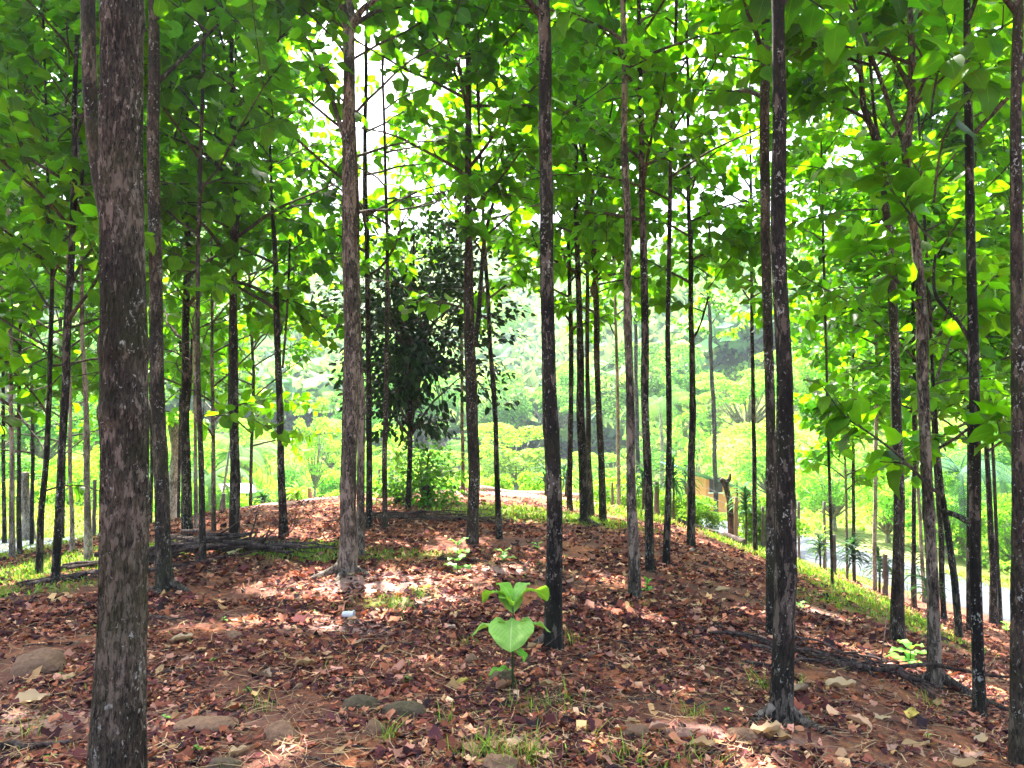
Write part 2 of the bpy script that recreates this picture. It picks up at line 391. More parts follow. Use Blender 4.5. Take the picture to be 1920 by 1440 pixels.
def leaf_cols(n, tint=(1, 1, 1), base=(.028, .096, .003), var=.5):
    g = np.exp(RS.randn(n, 1) * var * .7); c = np.array(base)[None] * g
    yel = RS.rand(n, 1) ** 3; c = c * (1 - yel * .6) + yel * .6 * np.array([.07, .15, .008]) * np.sqrt(g)
    return c * np.array(tint)

SUNV = np.array([math.sin(SUN_AZ) * math.cos(SUN_EL), math.cos(SUN_AZ) * math.cos(SUN_EL), math.sin(SUN_EL)])
HOLES = []                                  # openings in the canopy, given by the sunlit spots they leave on the slope
for px, py, rx, ry in [(690, 1095, 1.35, 1.0), (800, 1130, .6, .5), (600, 1165, .7, .3), (1150, 1090, .6, .4), (820, 1240, .5, .15), (1450, 1160, .5, .3), (70, 1345, .5, .16), (330, 1350, .35, .12), (1385, 1370, .45, .13), (1540, 1150, .55, .35), (1620, 1120, .6, .7), (930, 1070, .5, .45), (905, 1105, .35, .2), (1560, 1210, .4, .2), (1700, 1250, .6, .5), (1850, 1300, .7, .5),
                       (560, 1000, 1.2, 1.0), (1000, 945, 1.7, .9), (1180, 950, 1.2, .8), (1330, 1000, 1.5, 1.5), (1450, 1045, 1.2, 1.4), (1040, 1335, .4, .1), (440, 1170, .5, .2), (60, 1080, 2.5, 1.4), (-60, 1040, 2.2, 2), (650, 1300, .35, .1), (1180, 1150, .5, .3), (1100, 1400, .3, .08), (1250, 1290, .4, .12)]:
    q = G(px, py); HOLES.append((q[0], q[1], q[2], rx, ry))
def in_hole(p):
    for (hx, hy, hz, rx, ry) in HOLES:
        t_ = (p[2] - hz) / SUNV[2]
        if ((p[0] - SUNV[0] * t_ - hx) / rx) ** 2 + ((p[1] - SUNV[1] * t_ - hy) / ry) ** 2 < 1: return True
    return False
def canopy_keep(pos):
    k = RS.rand(len(pos)) < .97
    for (hx, hy, hz, rx, ry) in HOLES:
        t_ = (pos[:, 2] - hz) / SUNV[2]; x = pos[:, 0] - SUNV[0] * t_ - hx; y = pos[:, 1] - SUNV[1] * t_ - hy
        k &= ~((x / rx) ** 2 + (y / ry) ** 2 < 1.0) | (RS.rand(len(pos)) < .04)
    return k

def crown(spine, zb, top, mbw, mbl, dens=1.0, spread=1.0, size=.215, tint=(1, 1, 1), nl=None, droop=0.0, low_len=.75):
    """limbs, twigs and paired teak leaves round a trunk whose centre line is spine (n,4: x,y,z,r)"""
    H = top - zb; nl = nl or int(max(8, H * 3.5) * dens * (.78 if spine[0, 0] < -.28 * spine[0, 1] else (.78 if spine[0, 0] > .38 * spine[0, 1] else 1.0)) * (1.2 if spine[0, 1] > 9 else .9))
    az = RS.rand() * 6.28
    pos = []; dr = []; up = []; sz = []
    for q in range(nl):
        f = (q + RS.rand() * .8) / nl; z = zb + H * f ** .95
        if z > CAM_Z + .62 * abs(spine[0, 1]) + 1.2 and RS.rand() < .78: continue
        c = [np.interp(z, spine[:, 2], spine[:, k]) for k in (0, 1, 3)]
        az += 2.4 + RS.randn() * .35; el = math.radians((28 if spine[0, 1] > 8.5 else 44) + 34 * f + RS.randn() * 9)
        L = spread * (1 if spine[0, 1] > 8.5 else .8) * (low_len + 1.5 * math.sin(math.pi * min(1, .18 + .78 * f)) ** .8) * (.75 + .5 * RS.rand())
        h = np.array([math.cos(az), math.sin(az), 0]); p = np.array([c[0], c[1], z]); pts = [p]; e = el
        ns = 7
        for s in range(ns):
            e += (-.05 - droop + RS.randn() * .09); a2 = RS.randn() * .16; h = np.array([h[0] * math.cos(a2) - h[1] * math.sin(a2), h[0] * math.sin(a2) + h[1] * math.cos(a2), 0])
            p = p + (h * math.cos(e) + np.array([0, 0, math.sin(e)])) * L / ns; pts.append(p)
        pts = np.array(pts)
        if q > 3 and in_hole(pts[4]) and RS.rand() < .8: continue
        r0 = min(.028 * spread, c[2] * .55) + .004
        mbw.tube(pts, np.linspace(r0, .006, ns + 1), 5, cap=False)
        chains = [(pts, .35)]
        for s in range(RS.randint(2, 5)):
            k = RS.randint(2, ns); b = pts[k]; a2 = RS.choice([-1, 1]) * RS.uniform(.5, 1.1); hh = np.array([h[0] * math.cos(a2) - h[1] * math.sin(a2), h[0] * math.sin(a2) + h[1] * math.cos(a2), 0])
            ee = e + RS.randn() * .35; tl = L * RS.uniform(.28, .5); n2 = 4
            tw = [b]
            for u in range(n2): ee += RS.randn() * .12; b = b + (hh * math.cos(ee) + np.array([0, 0, math.sin(ee)])) * tl / n2; tw.append(b)
            tw = np.array(tw); mbw.tube(tw, np.linspace(r0 * .4, .004, n2 + 1), 4, cap=False); chains.append((tw, .15))
        for ch, st in chains:
            seg = np.linalg.norm(np.diff(ch, axis=0), axis=1); cum = np.concatenate([[0], np.cumsum(seg)]); tot = cum[-1]
            u = np.arange(st * tot, tot, .115 + .03 * RS.rand()); u = np.append(u, tot); fl = RS.rand() < .5
            for s, uu in enumerate(u):
                pp = np.array([np.interp(uu, cum, ch[:, k]) for k in range(3)])
                tan = norm(ch[min(len(ch) - 1, np.searchsorted(cum, uu))] - ch[max(0, np.searchsorted(cum, uu) - 1)] + 1e-6)
                side = norm(np.cross(tan, [0, 0, 1.])); vert = np.cross(side, tan)
                if (s + fl) % 2: A = side
                else: A = norm(side * .45 + vert)
                for sg in (-1, 1):
                    if RS.rand() < .10: continue
                    d = norm(sg * A + tan * (.45 + .3 * RS.rand()) + RS.randn(3) * .16 + np.array([0, 0, -.18]))
                    pos.append(pp + d * .03); dr.append(d); up.append(np.array([0, 0, 1.]) + RS.randn(3) * .38)
                    sz.append(size * (.6 + .6 * RS.rand()) * (1.0 if uu < tot * .95 else .8))
    if not pos: return 0
    pos = np.array(pos); k = canopy_keep(pos); k[:2] = True; pos = pos[k]; n = len(pos)
    place_leaves(mbl, pos, np.array(dr)[k], np.array(up)[k], np.array(sz)[k], leaf_cols(n, tint))
    return n

# ------------------------------------------------------------------ teak trees traced from the photograph
NLEAF = 0
def spine_from(pts, D, base, lean=0.0, top=None, seed=0):
    """pts [(px,py,w)...] bottom to top; world centre line with radius"""
    out = []
    for (px, py, w_) in pts:
        r = ray(px, py); t = D / r[1]; p = np.array([0, 0, CAM_Z]) + r * t; out.append([p[0], D, p[2], w_ * t / F_PX / 2 * (.85 if D < 4 else .92)])
    out = np.array(out); out[:, 1] += lean * (out[:, 2] - out[0, 2])
    return out
def resample(S, step):
    z = S[:, 2]; n = max(4, int((z[-1] - z[0]) / step)); zz = np.linspace(z[0], z[-1], n)
    Q = np.stack([np.interp(zz, z, S[:, k]) for k in range(4)], -1)
    k = max(1, int(.22 / max(step, (z[-1] - z[0]) / n)))
    if k > 1 and n > 2 * k + 2:
        ker = np.ones(2 * k + 1) / (2 * k + 1)
        for c in (0, 1, 3):
            pad = np.concatenate([2 * Q[0, c] - Q[k:0:-1, c], Q[:, c], 2 * Q[-1, c] - Q[-2:-k - 2:-1, c]]); Q[:, c] = np.convolve(pad, ker, 'valid')
    return Q
def trunk_mesh(S, sides, step, flare=.35, seed=0, rough=.07, fis=0.0):
    Q = resample(S, step); z0 = S[0, 2]; amp = .30 * S[0, 3] * sstep(0, 1.2, Q[:, 2] - z0)
    Q[:, 0] += amp * (vn(Q[:, 2] * 1.1, Q[:, 2] * 0 + seed, seed) - .5) * 1.6; Q[:, 1] += amp * (vn(Q[:, 2] * .9, Q[:, 2] * 0 + seed, seed + 2) - .5) * 2
    for kz in range(5):
        zk = z0 + 1 + 2.1 * hsh(kz, seed, 5) * (kz + 1); Q[:, 3] *= 1 + .10 * np.exp(-((Q[:, 2] - zk) / .05) ** 2)
    a = np.linspace(0, 2 * math.pi, sides, endpoint=False); ca, sa = np.cos(a), np.sin(a)
    zz = Q[:, 2][:, None]; r = Q[:, 3][:, None]
    k = 4 + seed % 3; lob = 1 + .35 * np.cos(k * a[None] + seed)
    lob = np.exp(-np.maximum(0, zz - z0) / .17) * flare * lob
    nz = fbm((2.2 * ca)[None] + seed * 3.1 + 0 * zz, (2.2 * sa)[None] + zz * 2.2, seed, 3) - .5
    nb = vn(ca[None] * .6 + seed, zz * 1.4 + sa[None] * .6, seed + 5) - .5
    rr = r * (1 + lob + rough * 2.2 * nz + .10 * nb)
    if fis:
        u = a[None] * 7.5; fz = fbm(u + .9 * vn(zz * 7, u * .3, 4), zz * 7.5 + 0 * u, seed + 9, 4)
        # seam-safe: fade the relief at the wrap
        edge = np.minimum(a, 2 * math.pi - a)[None]; rr = rr + fis * (np.abs(fz - .5) * -2 + .35) * sstep(0, .12, edge)
    V = np.stack([Q[:, 0][:, None] + rr * ca[None], Q[:, 1][:, None] + rr * sa[None], zz + 0 * rr], -1)
    n = len(Q); i = np.arange(n - 1)[:, None] * sides; j = np.arange(sides)[None]; kx = (j + 1) % sides
    Fq = np.stack([i + j, i + kx, i + sides + kx, i + sides + j], -1).reshape(-1, 4); V = V.reshape(-1, 3)
    c = len(V); V = np.vstack([V, Q[-1, :3]]); jj = np.arange(sides); e = (n - 1) * sides
    Fq = np.vstack([Fq, np.stack([jj * 0 + c, e + jj, e + (jj + 1) % sides, jj * 0 + c], -1)])
    mb = MB(); mb.add(V, Fq); return mb

def teak(label, base, pts, cb=None, D=None, top=None, limbs=(), roots=(), bark=0, dens=1.0, spread=1.0, size=.215, tint=(1, 1, 1), lean=0.0, nocrown=False, nl=None, kind='teak_tree', cat='tree', side_crowns=()):
    global NLEAF
    if D is None: q = G(*base); D = q[1]
    else:
        q = P(base[0], base[1], D); q[2] = hgt(q[0], q[1])
    S = spine_from([(base[0], base[1], pts[0][2])] + list(pts), D, q, lean)
    S = S[np.argsort(S[:, 2])]
    S[0, 2] = min(S[0, 2], q[2]); S[0, 0] = S[0, 0]
    foot = S[0].copy(); foot[2] = q[2] - .18; S = np.vstack([foot, S]) if foot[2] < S[0, 2] - .02 else S
    S0 = q[2]; seed = int(RS.randint(1000))
    if top is None: top = S0 + 11.5 + 1.5 * RS.rand()
    else: top = top + S0 if top < 20 else top
    if S[-1, 2] < top and not nocrown:
        dz = top - S[-1, 2]; sl = (S[-1, :2] - S[-2, :2]) / max(.3, S[-1, 2] - S[-2, 2]); sl = np.clip(sl, -.06, .06)
        m_ = S[-1].copy(); m_[:2] += sl * dz * .5; m_[2] += dz * .5; m_[3] *= .62
        e_ = m_.copy(); e_[:2] += sl * dz * .2; e_[2] = top; e_[3] = .012; S = np.vstack([S, m_, e_])
    loc = (S[0, 0], S[0, 1], q[2])
    root = thing(kind, label, cat, loc, 'teak trees of the plantation' if kind == 'teak_tree' else None)
    near = D < 5.0
    rb = S[0, 3]
    tm = trunk_mesh(S, 260 if D < 4 else (40 if D < 8 else 16), .010 if D < 4 else (.05 if D < 8 else .12), .48 if D > 4 else .2, seed, fis=.016 if D < 4 else 0)
    part('trunk', tm, BARK_BIG if D < 4 else BARK[bark], root, S[0, :3] * 0 + np.array(loc))
    allsp = [S]
    for L in limbs:
        LS = spine_from(L, D, q); dd = np.linspace(0, 1, len(LS)) * RS.uniform(-.5, .5); LS[:, 1] += dd + lean * (LS[:, 2] - S[0, 2])
        LP = catmull(LS, 5); m = MB(); m.tube(LP[:, :3], LP[:, 3], 10); part('limb', m, BARK[bark], root, np.array(loc)); allsp.append(LP)
    for (a_, ln, r_) in roots:
        n = 9; f = np.linspace(0, 1, n); x = S[0, 0] + math.cos(a_) * (rb * .6 + ln * f); y = S[0, 1] + math.sin(a_) * (rb * .6 + ln * f) + .05 * np.sin(f * 5)
        z = hgt(x, y) + r_ * (1.5 - 2.6 * f) + .05 * np.exp(-f * 6); m = MB(); m.tube(np.stack([x, y, z], -1), r_ * (1.15 - .8 * f), 9); part('root', m, BARK[1], root, np.array(loc))
    if not nocrown:
        zb = P(base[0], cb if cb is not None else 560, D)[2]
        mw, ml = MB(), MB(); NLEAF += crown(S, zb, top, mw, ml, dens * (1.45 if (cb or 0) > 690 else 1), spread, size, tint, nl, low_len=1.15 if (cb or 0) > 690 else .75)
        for L, LP in zip(limbs, allsp[1:]):
            LP = LP[np.argsort(LP[:, 2])]; zt = LP[-1, 2] + 1.8
            e_ = LP[-1].copy(); e_[:2] += np.clip(LP[-1, :2] - LP[-2, :2], -.3, .3); e_[2] = zt; e_[3] = .01; LP = np.vstack([LP, e_])
            NLEAF += crown(LP, LP[len(LP) // 2, 2], zt, mw, ml, .8, .7, size, tint)
        if ml.n: part('branches', mw, M_TWIG, root, np.array(loc)); part('crown', ml, M_LEAF, root, np.array(loc), uv=np.tile(LUV, (ml.n // 15, 1)))
    return root, S, D

R_ = lambda *a: a
T = []
def t(*a, **k): T.append((a, k))
t('thickest trunk of all, mossy fissured bark, close to the camera at left', (218, 1530), [(218, 1440, 114), (222, 1300, 98), (226, 1100, 92), (227, 900, 92), (226, 720, 88), (229, 480, 86), (234, 240, 82), (237, 0, 78), (238, -200, 74)], cb=-380, size=.25, top=12)
t('slim dark trunk with white lichen and a twisted root, just right of the thickest trunk', (311, 1108), [(308, 1085, 32), (303, 1000, 29), (298, 850, 27), (296, 700, 26), (292, 500, 25), (291, 300, 24), (289, 120, 22), (289, 0, 20)], cb=-60, roots=[(-.35, .42, .035), (2.9, .3, .03), (4.4, .25, .03)], bark=0,
  limbs=[[(300, 150, 9), (325, 100, 8), (350, 50, 7), (375, 0, 6)]])
t('leaning trunk half hidden behind the thickest trunk at upper left', (236, 1245), [(236, 1200, 27), (228, 900, 26), (214, 600, 24), (198, 430, 22), (187, 355, 22), (180, 300, 23), (175, 245, 25), (170, 150, 27), (167, 0, 27)], cb=-120, D=5.6, bark=0)
t('crooked dark trunk at left with a forked limb halfway up', (104, 1092), [(104, 1080, 17), (108, 980, 15), (113, 850, 14), (122, 720, 15), (128, 600, 14), (134, 460, 12), (141, 330, 11), (139, 200, 9), (144, 60, 8), (145, 0, 7)], cb=640, bark=2, limbs=[[(140, 390, 9), (152, 375, 8), (170, 355, 7), (182, 335, 6)], [(134, 410, 6), (120, 350, 5), (95, 300, 4)]])
t('thin leaning trunk at left with a short broken side stem', (73, 1075), [(74, 1060, 13), (77, 950, 12), (86, 850, 11), (93, 740, 9), (96, 600, 8), (97, 480, 7), (91, 420, 6)], cb=700, bark=2, limbs=[[(72, 985, 8), (68, 940, 7), (66, 890, 7)]])
t('pale thin trunk beside the road at the left edge', (23, 1048), [(23, 1030, 11), (23, 950, 10), (23, 850, 9), (20, 720, 8), (18, 600, 7)], cb=820, bark=3, size=.25)
t('thin dark trunk just right of the pale trunk at the left edge', (37, 1040), [(36, 1000, 9), (36, 900, 8), (35, 780, 7), (38, 600, 6)], cb=780, bark=0)
t('very thin pale trunk behind the road between two leaning trunks at left', (136, 1036), [(135, 1000, 9), (133, 900, 8), (131, 790, 7), (129, 640, 6)], cb=700, bark=3)
t('wavy brown trunk left of the thickest trunk, pale in its upper half', (166, 1052), [(165, 1020, 15), (162, 900, 11), (162, 820, 12), (160, 720, 9), (155, 620, 8), (153, 500, 7), (152, 400, 7), (148, 340, 6)], cb=560, bark=3)
t('straight dark trunk behind the left end of the brush pile', (351, 1014), [(351, 1000, 23), (349, 900, 19), (348, 780, 16), (348, 650, 15), (350, 500, 13), (351, 385, 12), (352, 250, 9)], cb=640, bark=2, limbs=[[(352, 770, 7), (362, 735, 6), (370, 700, 5), (378, 640, 4)]])
t('thin speckled trunk rising out of the brush pile', (380, 1056), [(380, 1040, 14), (378, 940, 12), (375, 800, 10), (371, 640, 9), (370, 500, 8), (375, 320, 8), (381, 160, 7), (386, 0, 6)], cb=470, bark=0)
t('thin brown trunk behind the brush pile with low bright foliage', (401, 1000), [(401, 970, 9), (400, 880, 8), (399, 790, 7), (398, 650, 6)], cb=830, bark=1, spread=1.15, tint=(1.2, 1.15, 1))
t('pale thin trunk left of the thin brown one behind the brush pile', (367, 990), [(367, 930, 8), (366, 850, 7), (365, 740, 6)], cb=720, bark=3)
t('dark double stemmed trunk at the right end of the brush pile', (439, 1018), [(439, 1000, 21), (439, 880, 19), (437, 740, 18), (438, 600, 15), (441, 480, 13), (441, 370, 14), (438, 260, 10), (436, 100, 8), (437, 0, 7)], cb=560, bark=2, limbs=[[(431, 760, 8), (428, 620, 8), (425, 480, 7), (421, 380, 6), (421, 200, 5), (420, 60, 4)]], spread=1.1)
t('dark trunk with a low leafy crown in front of the pinkish cut grass at left', (532, 1008), [(532, 990, 18), (529, 900, 15), (526, 780, 13), (523, 680, 13), (520, 590, 13), (518, 500, 10), (510, 400, 7), (508, 340, 5)], cb=650, bark=2, limbs=[[(530, 690, 5), (534, 600, 5), (536, 500, 5), (534, 440, 4)]])
t('stout brown trunk left of centre that forks near the top of the picture', (649, 1078), [(652, 1055, 37), (655, 980, 33), (657, 850, 32), (658, 700, 31), (657, 560, 32), (655, 450, 30), (655, 330, 27), (652, 220, 23), (654, 100, 23), (655, 55, 22)], cb=60, bark=1, top=8.2,
  roots=[(3.5, .5, .045), (-.3, .35, .04), (4.6, .35, .04)], limbs=[[(655, 75, 18), (650, 40, 16), (645, 0, 14), (640, -80, 10)], [(656, 70, 16), (665, 50, 15), (685, 30, 12), (712, 18, 10), (738, -2, 9), (760, -40, 7)],
  [(650, 270, 13), (636, 230, 11), (622, 190, 9), (600, 120, 8), (570, 65, 7), (540, 25, 6), (508, -15, 5)]])
t('darker trunk directly behind the stout forked trunk, seen along its right side', (676, 1043), [(676, 1010, 17), (677, 900, 16), (678, 760, 15), (672, 600, 13), (668, 400, 12), (664, 200, 9), (662, 60, 7)], cb=420, bark=1)
t('dark slim trunk second to the right of the stout forked trunk', (692, 990), [(692, 970, 14), (691, 860, 12), (690, 700, 11), (688, 560, 10), (686, 400, 10), (685, 250, 8), (686, 120, 7), (690, 0, 5)], cb=520, bark=2)
t('slim mossy trunk between the dark slim trunk and the dense dark tree', (722, 990), [(722, 960, 11), (722, 840, 10), (724, 700, 9), (726, 560, 9), (724, 420, 7), (720, 250, 6), (717, 120, 5)], cb=480, bark=0, dens=.8)
t('tall speckled trunk left of centre with a stem splitting off its right side', (886, 1018), [(886, 1000, 24), (887, 900, 23), (886, 780, 23), (884, 680, 23), (881, 580, 21), (880, 450, 16), (879, 330, 14), (878, 200, 12), (877, 90, 11), (876, 0, 9)], cb=430, bark=0,
  limbs=[[(890, 650, 12), (897, 590, 10), (902, 510, 9), (908, 440, 8), (922, 380, 7), (936, 330, 5)], [(881, 110, 9), (893, 70, 8), (908, 45, 7), (930, 20, 5)], [(878, 200, 8), (862, 160, 6), (838, 110, 5), (806, 60, 4)]])
t('thin bent black trunk just right of the tall speckled split trunk', (936, 1010), [(935, 990, 13), (933, 900, 11), (930, 800, 10), (925, 720, 10), (919, 650, 9), (915, 560, 8), (908, 470, 8), (905, 400, 6)], cb=610, bark=2)
t('straight dark trunk right of centre behind the big seedling', (1037, 1214), [(1037, 1190, 37), (1037, 1100, 33), (1036, 960, 32), (1036, 820, 31), (1033, 680, 29), (1030, 560, 27), (1026, 400, 26), (1022, 250, 26), (1021, 120, 25), (1019, 20, 24)], cb=50, bark=2, size=.25, roots=[(3.3, .25, .03)])
t('thin leaning trunk with a flared foot behind the plateau at centre right', (1069, 957), [(1068, 940, 12), (1069, 860, 11), (1070, 760, 10), (1070, 640, 10), (1068, 520, 8), (1062, 380, 6)], cb=640, bark=2)
t('black trunk leftmost of the close trio right of centre', (1096, 982), [(1095, 960, 18), (1091, 860, 18), (1089, 760, 16), (1086, 640, 14), (1083, 500, 11), (1081, 380, 10), (1077, 240, 9), (1075, 120, 7)], cb=520, bark=2, roots=[(.1, .5, .03), (3.2, .5, .025)])
t('thin speckled trunk in the middle of the close trio right of centre', (1109, 968), [(1108, 950, 12), (1104, 850, 10), (1102, 720, 9), (1101, 600, 8), (1100, 480, 7), (1098, 330, 6)], cb=560, bark=0)
t('slender trunk rightmost of the close trio right of centre', (1130, 978), [(1130, 960, 15), (1127, 860, 13), (1122, 740, 12), (1118, 620, 12), (1115, 500, 11), (1110, 400, 10), (1097, 300, 9), (1086, 180, 7), (1083, 100, 6)], cb=600, bark=0, limbs=[[(1107, 380, 6), (1120, 330, 5), (1134, 270, 5), (1150, 195, 4)]])
t('brown peeling trunk with a small bright weed at its foot, right of centre', (1191, 1118), [(1190, 1100, 24), (1188, 1000, 22), (1185, 880, 18), (1182, 750, 17), (1179, 620, 16), (1176, 480, 15), (1173, 330, 14), (1170, 180, 12), (1167, 0, 11)], cb=180, bark=1)
t('thin dark trunk hidden behind the brown peeling trunk', (1197, 955), [(1196, 900, 9), (1194, 780, 8), (1192, 600, 7)], cb=620, bark=2)
t('dark trunk just right of the brown peeling trunk', (1219, 1072), [(1218, 1050, 19), (1216, 950, 17), (1213, 820, 15), (1209, 700, 16), (1207, 560, 15), (1206, 420, 14), (1204, 280, 12), (1201, 130, 10), (1198, 0, 8)], cb=420, bark=2)
t('slender trunk bowed slightly right, third to the right of the brown peeling trunk', (1249, 1060), [(1250, 1040, 15), (1253, 940, 13), (1255, 820, 11), (1254, 680, 11), (1252, 540, 9), (1255, 400, 9), (1259, 260, 8), (1264, 130, 7), (1268, 0, 6)], cb=380, bark=2)
t('straight black trunk left of the lone thin leaning trunk', (1296, 1025), [(1295, 1000, 17), (1297, 900, 15), (1297, 780, 13), (1296, 650, 11), (1294, 520, 10), (1292, 380, 8), (1290, 250, 7)], cb=540, bark=2, limbs=[[(1297, 640, 5), (1310, 610, 4), (1322, 560, 4)]])
t('lone thin trunk leaning left on the grassy slope edge', (1344, 985), [(1343, 960, 10), (1341, 880, 9), (1338, 780, 9), (1334, 680, 8), (1330, 590, 7), (1326, 520, 6)], cb=640, bark=0, dens=.8)
t('slimmer trunk standing close behind the left side of the big black trunk', (1447, 1190), [(1447, 1150, 21), (1446, 950, 20), (1443, 780, 19), (1438, 600, 20), (1434, 450, 19), (1434, 300, 19), (1437, 120, 19), (1438, 0, 17)], cb=240, bark=0)
t('big black trunk on the right with a stripped pale foot', (1463, 1352), [(1464, 1320, 46), (1466, 1220, 41), (1467, 1050, 41), (1466, 900, 38), (1466, 760, 33), (1464, 600, 30), (1462, 450, 29), (1460, 300, 28), (1459, 150, 26), (1458, 20, 24)], cb=50, bark=2, size=.25, roots=[(-.6, .35, .035), (3.6, .3, .03), (4.8, .2, .03)])
t('trunk left of a pair of forked trunks on the right, itself forked high up', (1683, 1207), [(1683, 1180, 28), (1682, 1080, 23), (1683, 950, 21), (1680, 820, 20), (1676, 700, 18), (1671, 560, 17), (1666, 430, 17), (1660, 340, 18), (1651, 290, 15), (1636, 245, 13), (1618, 200, 12), (1612, 120, 10), (1606, 40, 9), (1603, 0, 8)], cb=330, bark=0, top=9.5,
  limbs=[[(1663, 350, 9), (1666, 310, 9), (1655, 260, 8), (1648, 200, 7), (1645, 120, 6), (1638, 20, 5)]])
t('speckled brown trunk on the right splitting into a wide V', (1753, 1288), [(1752, 1260, 27), (1749, 1150, 23), (1745, 1000, 22), (1739, 860, 21), (1734, 740, 23), (1730, 620, 22), (1723, 520, 19), (1710, 410, 16), (1700, 340, 16), (1697, 300, 15), (1703, 240, 14), (1707, 150, 14), (1706, 60, 13), (1703, 0, 11)], cb=170, bark=1, roots=[(-.5, .7, .04), (3.4, .25, .03)],
  limbs=[[(1699, 300, 10), (1694, 265, 11), (1676, 225, 9), (1657, 165, 9), (1640, 120, 8), (1622, 70, 8), (1606, 20, 6), (1596, -30, 5)], [(1697, 320, 7), (1690, 275, 7), (1703, 215, 7), (1722, 160, 6), (1745, 120, 5)]])
t('straight trunk with a sawn branch stub, second from the right edge', (1837, 1342), [(1837, 1320, 24), (1834, 1200, 22), (1832, 1050, 22), (1832, 900, 22), (1829, 780, 20), (1824, 640, 19), (1820, 520, 18), (1817, 380, 17), (1815, 240, 15), (1814, 100, 13), (1813, 0, 12)], cb=330, bark=2, size=.215,
  limbs=[[(1826, 985, 14), (1820, 972, 12), (1817, 968, 11)], [(1820, 640, 9), (1800, 600, 8), (1768, 560, 7), (1764, 520, 6), (1772, 470, 5)]])
t('trunk cut off by the right edge of the picture', (1910, 1438), [(1910, 1400, 36), (1911, 1250, 30), (1911, 1050, 26), (1911, 850, 26), (1909, 680, 26), (1905, 540, 23), (1901, 400, 22), (1900, 260, 21), (1903, 120, 19), (1905, 0, 18)], cb=260, bark=0, size=.22)
t('thin dark trunk by the roadside gravel behind the trunk with the stub', (1863, 1168), [(1863, 1140, 15), (1860, 1050, 12), (1856, 950, 10), (1852, 850, 9), (1848, 720, 7)], cb=860, bark=2)
t('very thin trunk by the roadside gravel nearest the right edge', (1876, 1168), [(1875, 1140, 8), (1871, 1050, 7), (1864, 900, 6), (1858, 760, 5)], cb=820, bark=0)
t('dark trunk leaning left between the V trunk and the straight trunk on the right', (1799, 1198), [(1797, 1170, 14), (1790, 1090, 13), (1778, 1000, 12), (1766, 920, 11), (1758, 840, 9), (1750, 700, 7)], cb=860, bark=2)
t('dark trunk directly behind the right side of the V trunk', (1770, 1165), [(1768, 1120, 11), (1764, 1000, 10), (1757, 900, 9), (1748, 760, 8), (1742, 600, 6)], cb=760, bark=2)
t('thin pale straight trunk just left of the V trunk', (1733, 1130), [(1732, 1100, 8), (1727, 1000, 7), (1720, 880, 6), (1717, 740, 5)], cb=820, bark=3, dens=.7)
t('black sapling with low bright leaves, by the fence right of the big black trunk', (1601, 1062), [(1601, 1040, 7), (1600, 900, 6), (1600, 800, 5), (1600, 690, 4), (1600, 600, 3)], cb=850, D=20, top=7.6, bark=2, tint=(1.3, 1.3, 1), spread=.75, size=.3)
t('thinner sapling beside the black sapling trunk right of the big black trunk', (1588, 1062), [(1588, 1040, 5), (1587, 950, 5), (1585, 880, 4)], cb=920, D=20, top=4.2, bark=1, tint=(1.4, 1.3, 1), spread=.6, size=.28)
# trunks deeper in the stand, whose crowns close the picture's upper part
t('thin trunk beyond the leafy left edge behind the road', (8, 1030), [(8, 1000, 8), (6, 850, 7), (5, 700, 6)], cb=860, D=17.5, bark=2, tint=(1.15, 1.1, 1))
t('slim far trunk between the dense dark tree and the tall speckled trunk', (868, 948), [(868, 930, 8), (867, 800, 7), (866, 650, 6), (864, 480, 6)], cb=520, D=17.5, bark=1)
t('slim pale trunk high behind the close trio', (1160, 950), [(1160, 930, 8), (1159, 800, 7), (1155, 600, 6), (1150, 400, 5)], cb=640, D=18.5, bark=3)
t('dark slim trunk in the leaves above the grassy slope edge', (1415, 985), [(1415, 960, 9), (1413, 800, 8), (1410, 600, 7), (1408, 400, 6)], cb=610, D=15.5, bark=2)
t('thin trunk in the leaves between the big black trunk and the forked trunk', (1560, 1090), [(1560, 1060, 6), (1556, 900, 6), (1550, 700, 5), (1545, 500, 5)], cb=560, D=12.5, bark=0, dens=.9)

for (px, yb, D, cb, lb, k_) in [(-30, 1040, 12.5, 640, 'trunk just outside the left edge whose leafy branches reach into the picture', {}), (60, 1010, 17.5, 850, 'thin leafy tree behind the pale thin trunk at left', {}), (118, 1000, 19, 860, 'slim leafy tree beyond the road between the leaning trunks at left', {}), (190, 1000, 18, 800, 'slim tree seen just left of the thickest trunk, low leaves', {}),
      (283, 985, 19, 800, 'thin trunk seen in the slot right of the thickest trunk', {}), (335, 985, 20, 760, 'slim far trunk left of the straight dark trunk behind the brush pile', {}), (470, 975, 18.5, 840, 'slim far tree with low sunny leaves right of the double stemmed trunk', {'tint': (1.15, 1.1, 1)}), 
      (1640, 1085, 16.5, 700, 'slim tree by the road left of the forked trunk pair', {}), (1712, 1110, 15.5, 800, 'thin tree seen between the forked trunk and the V trunk', {}), (1815, 1150, 15, 840, 'thin tree by the road left of the trunk with the stub', {}), (1900, 1150, 15.5, 850, 'thin tree by the road behind the right edge trunk', {})]:
    t(lb, (px, yb), [(px, yb - 30, 8 * 16 / D), (px + 2, 860, 7.5 * 16 / D), (px + RS.uniform(-6, 6), 700, 7 * 16 / D), (px + RS.uniform(-10, 10), 480, 6 * 16 / D), (px + RS.uniform(-14, 14), 200, 5 * 16 / D)], cb=cb, D=D, bark=int(RS.choice([0, 2, 2, 3])), **k_)
for a_, k_ in T: teak(*a_, **k_)

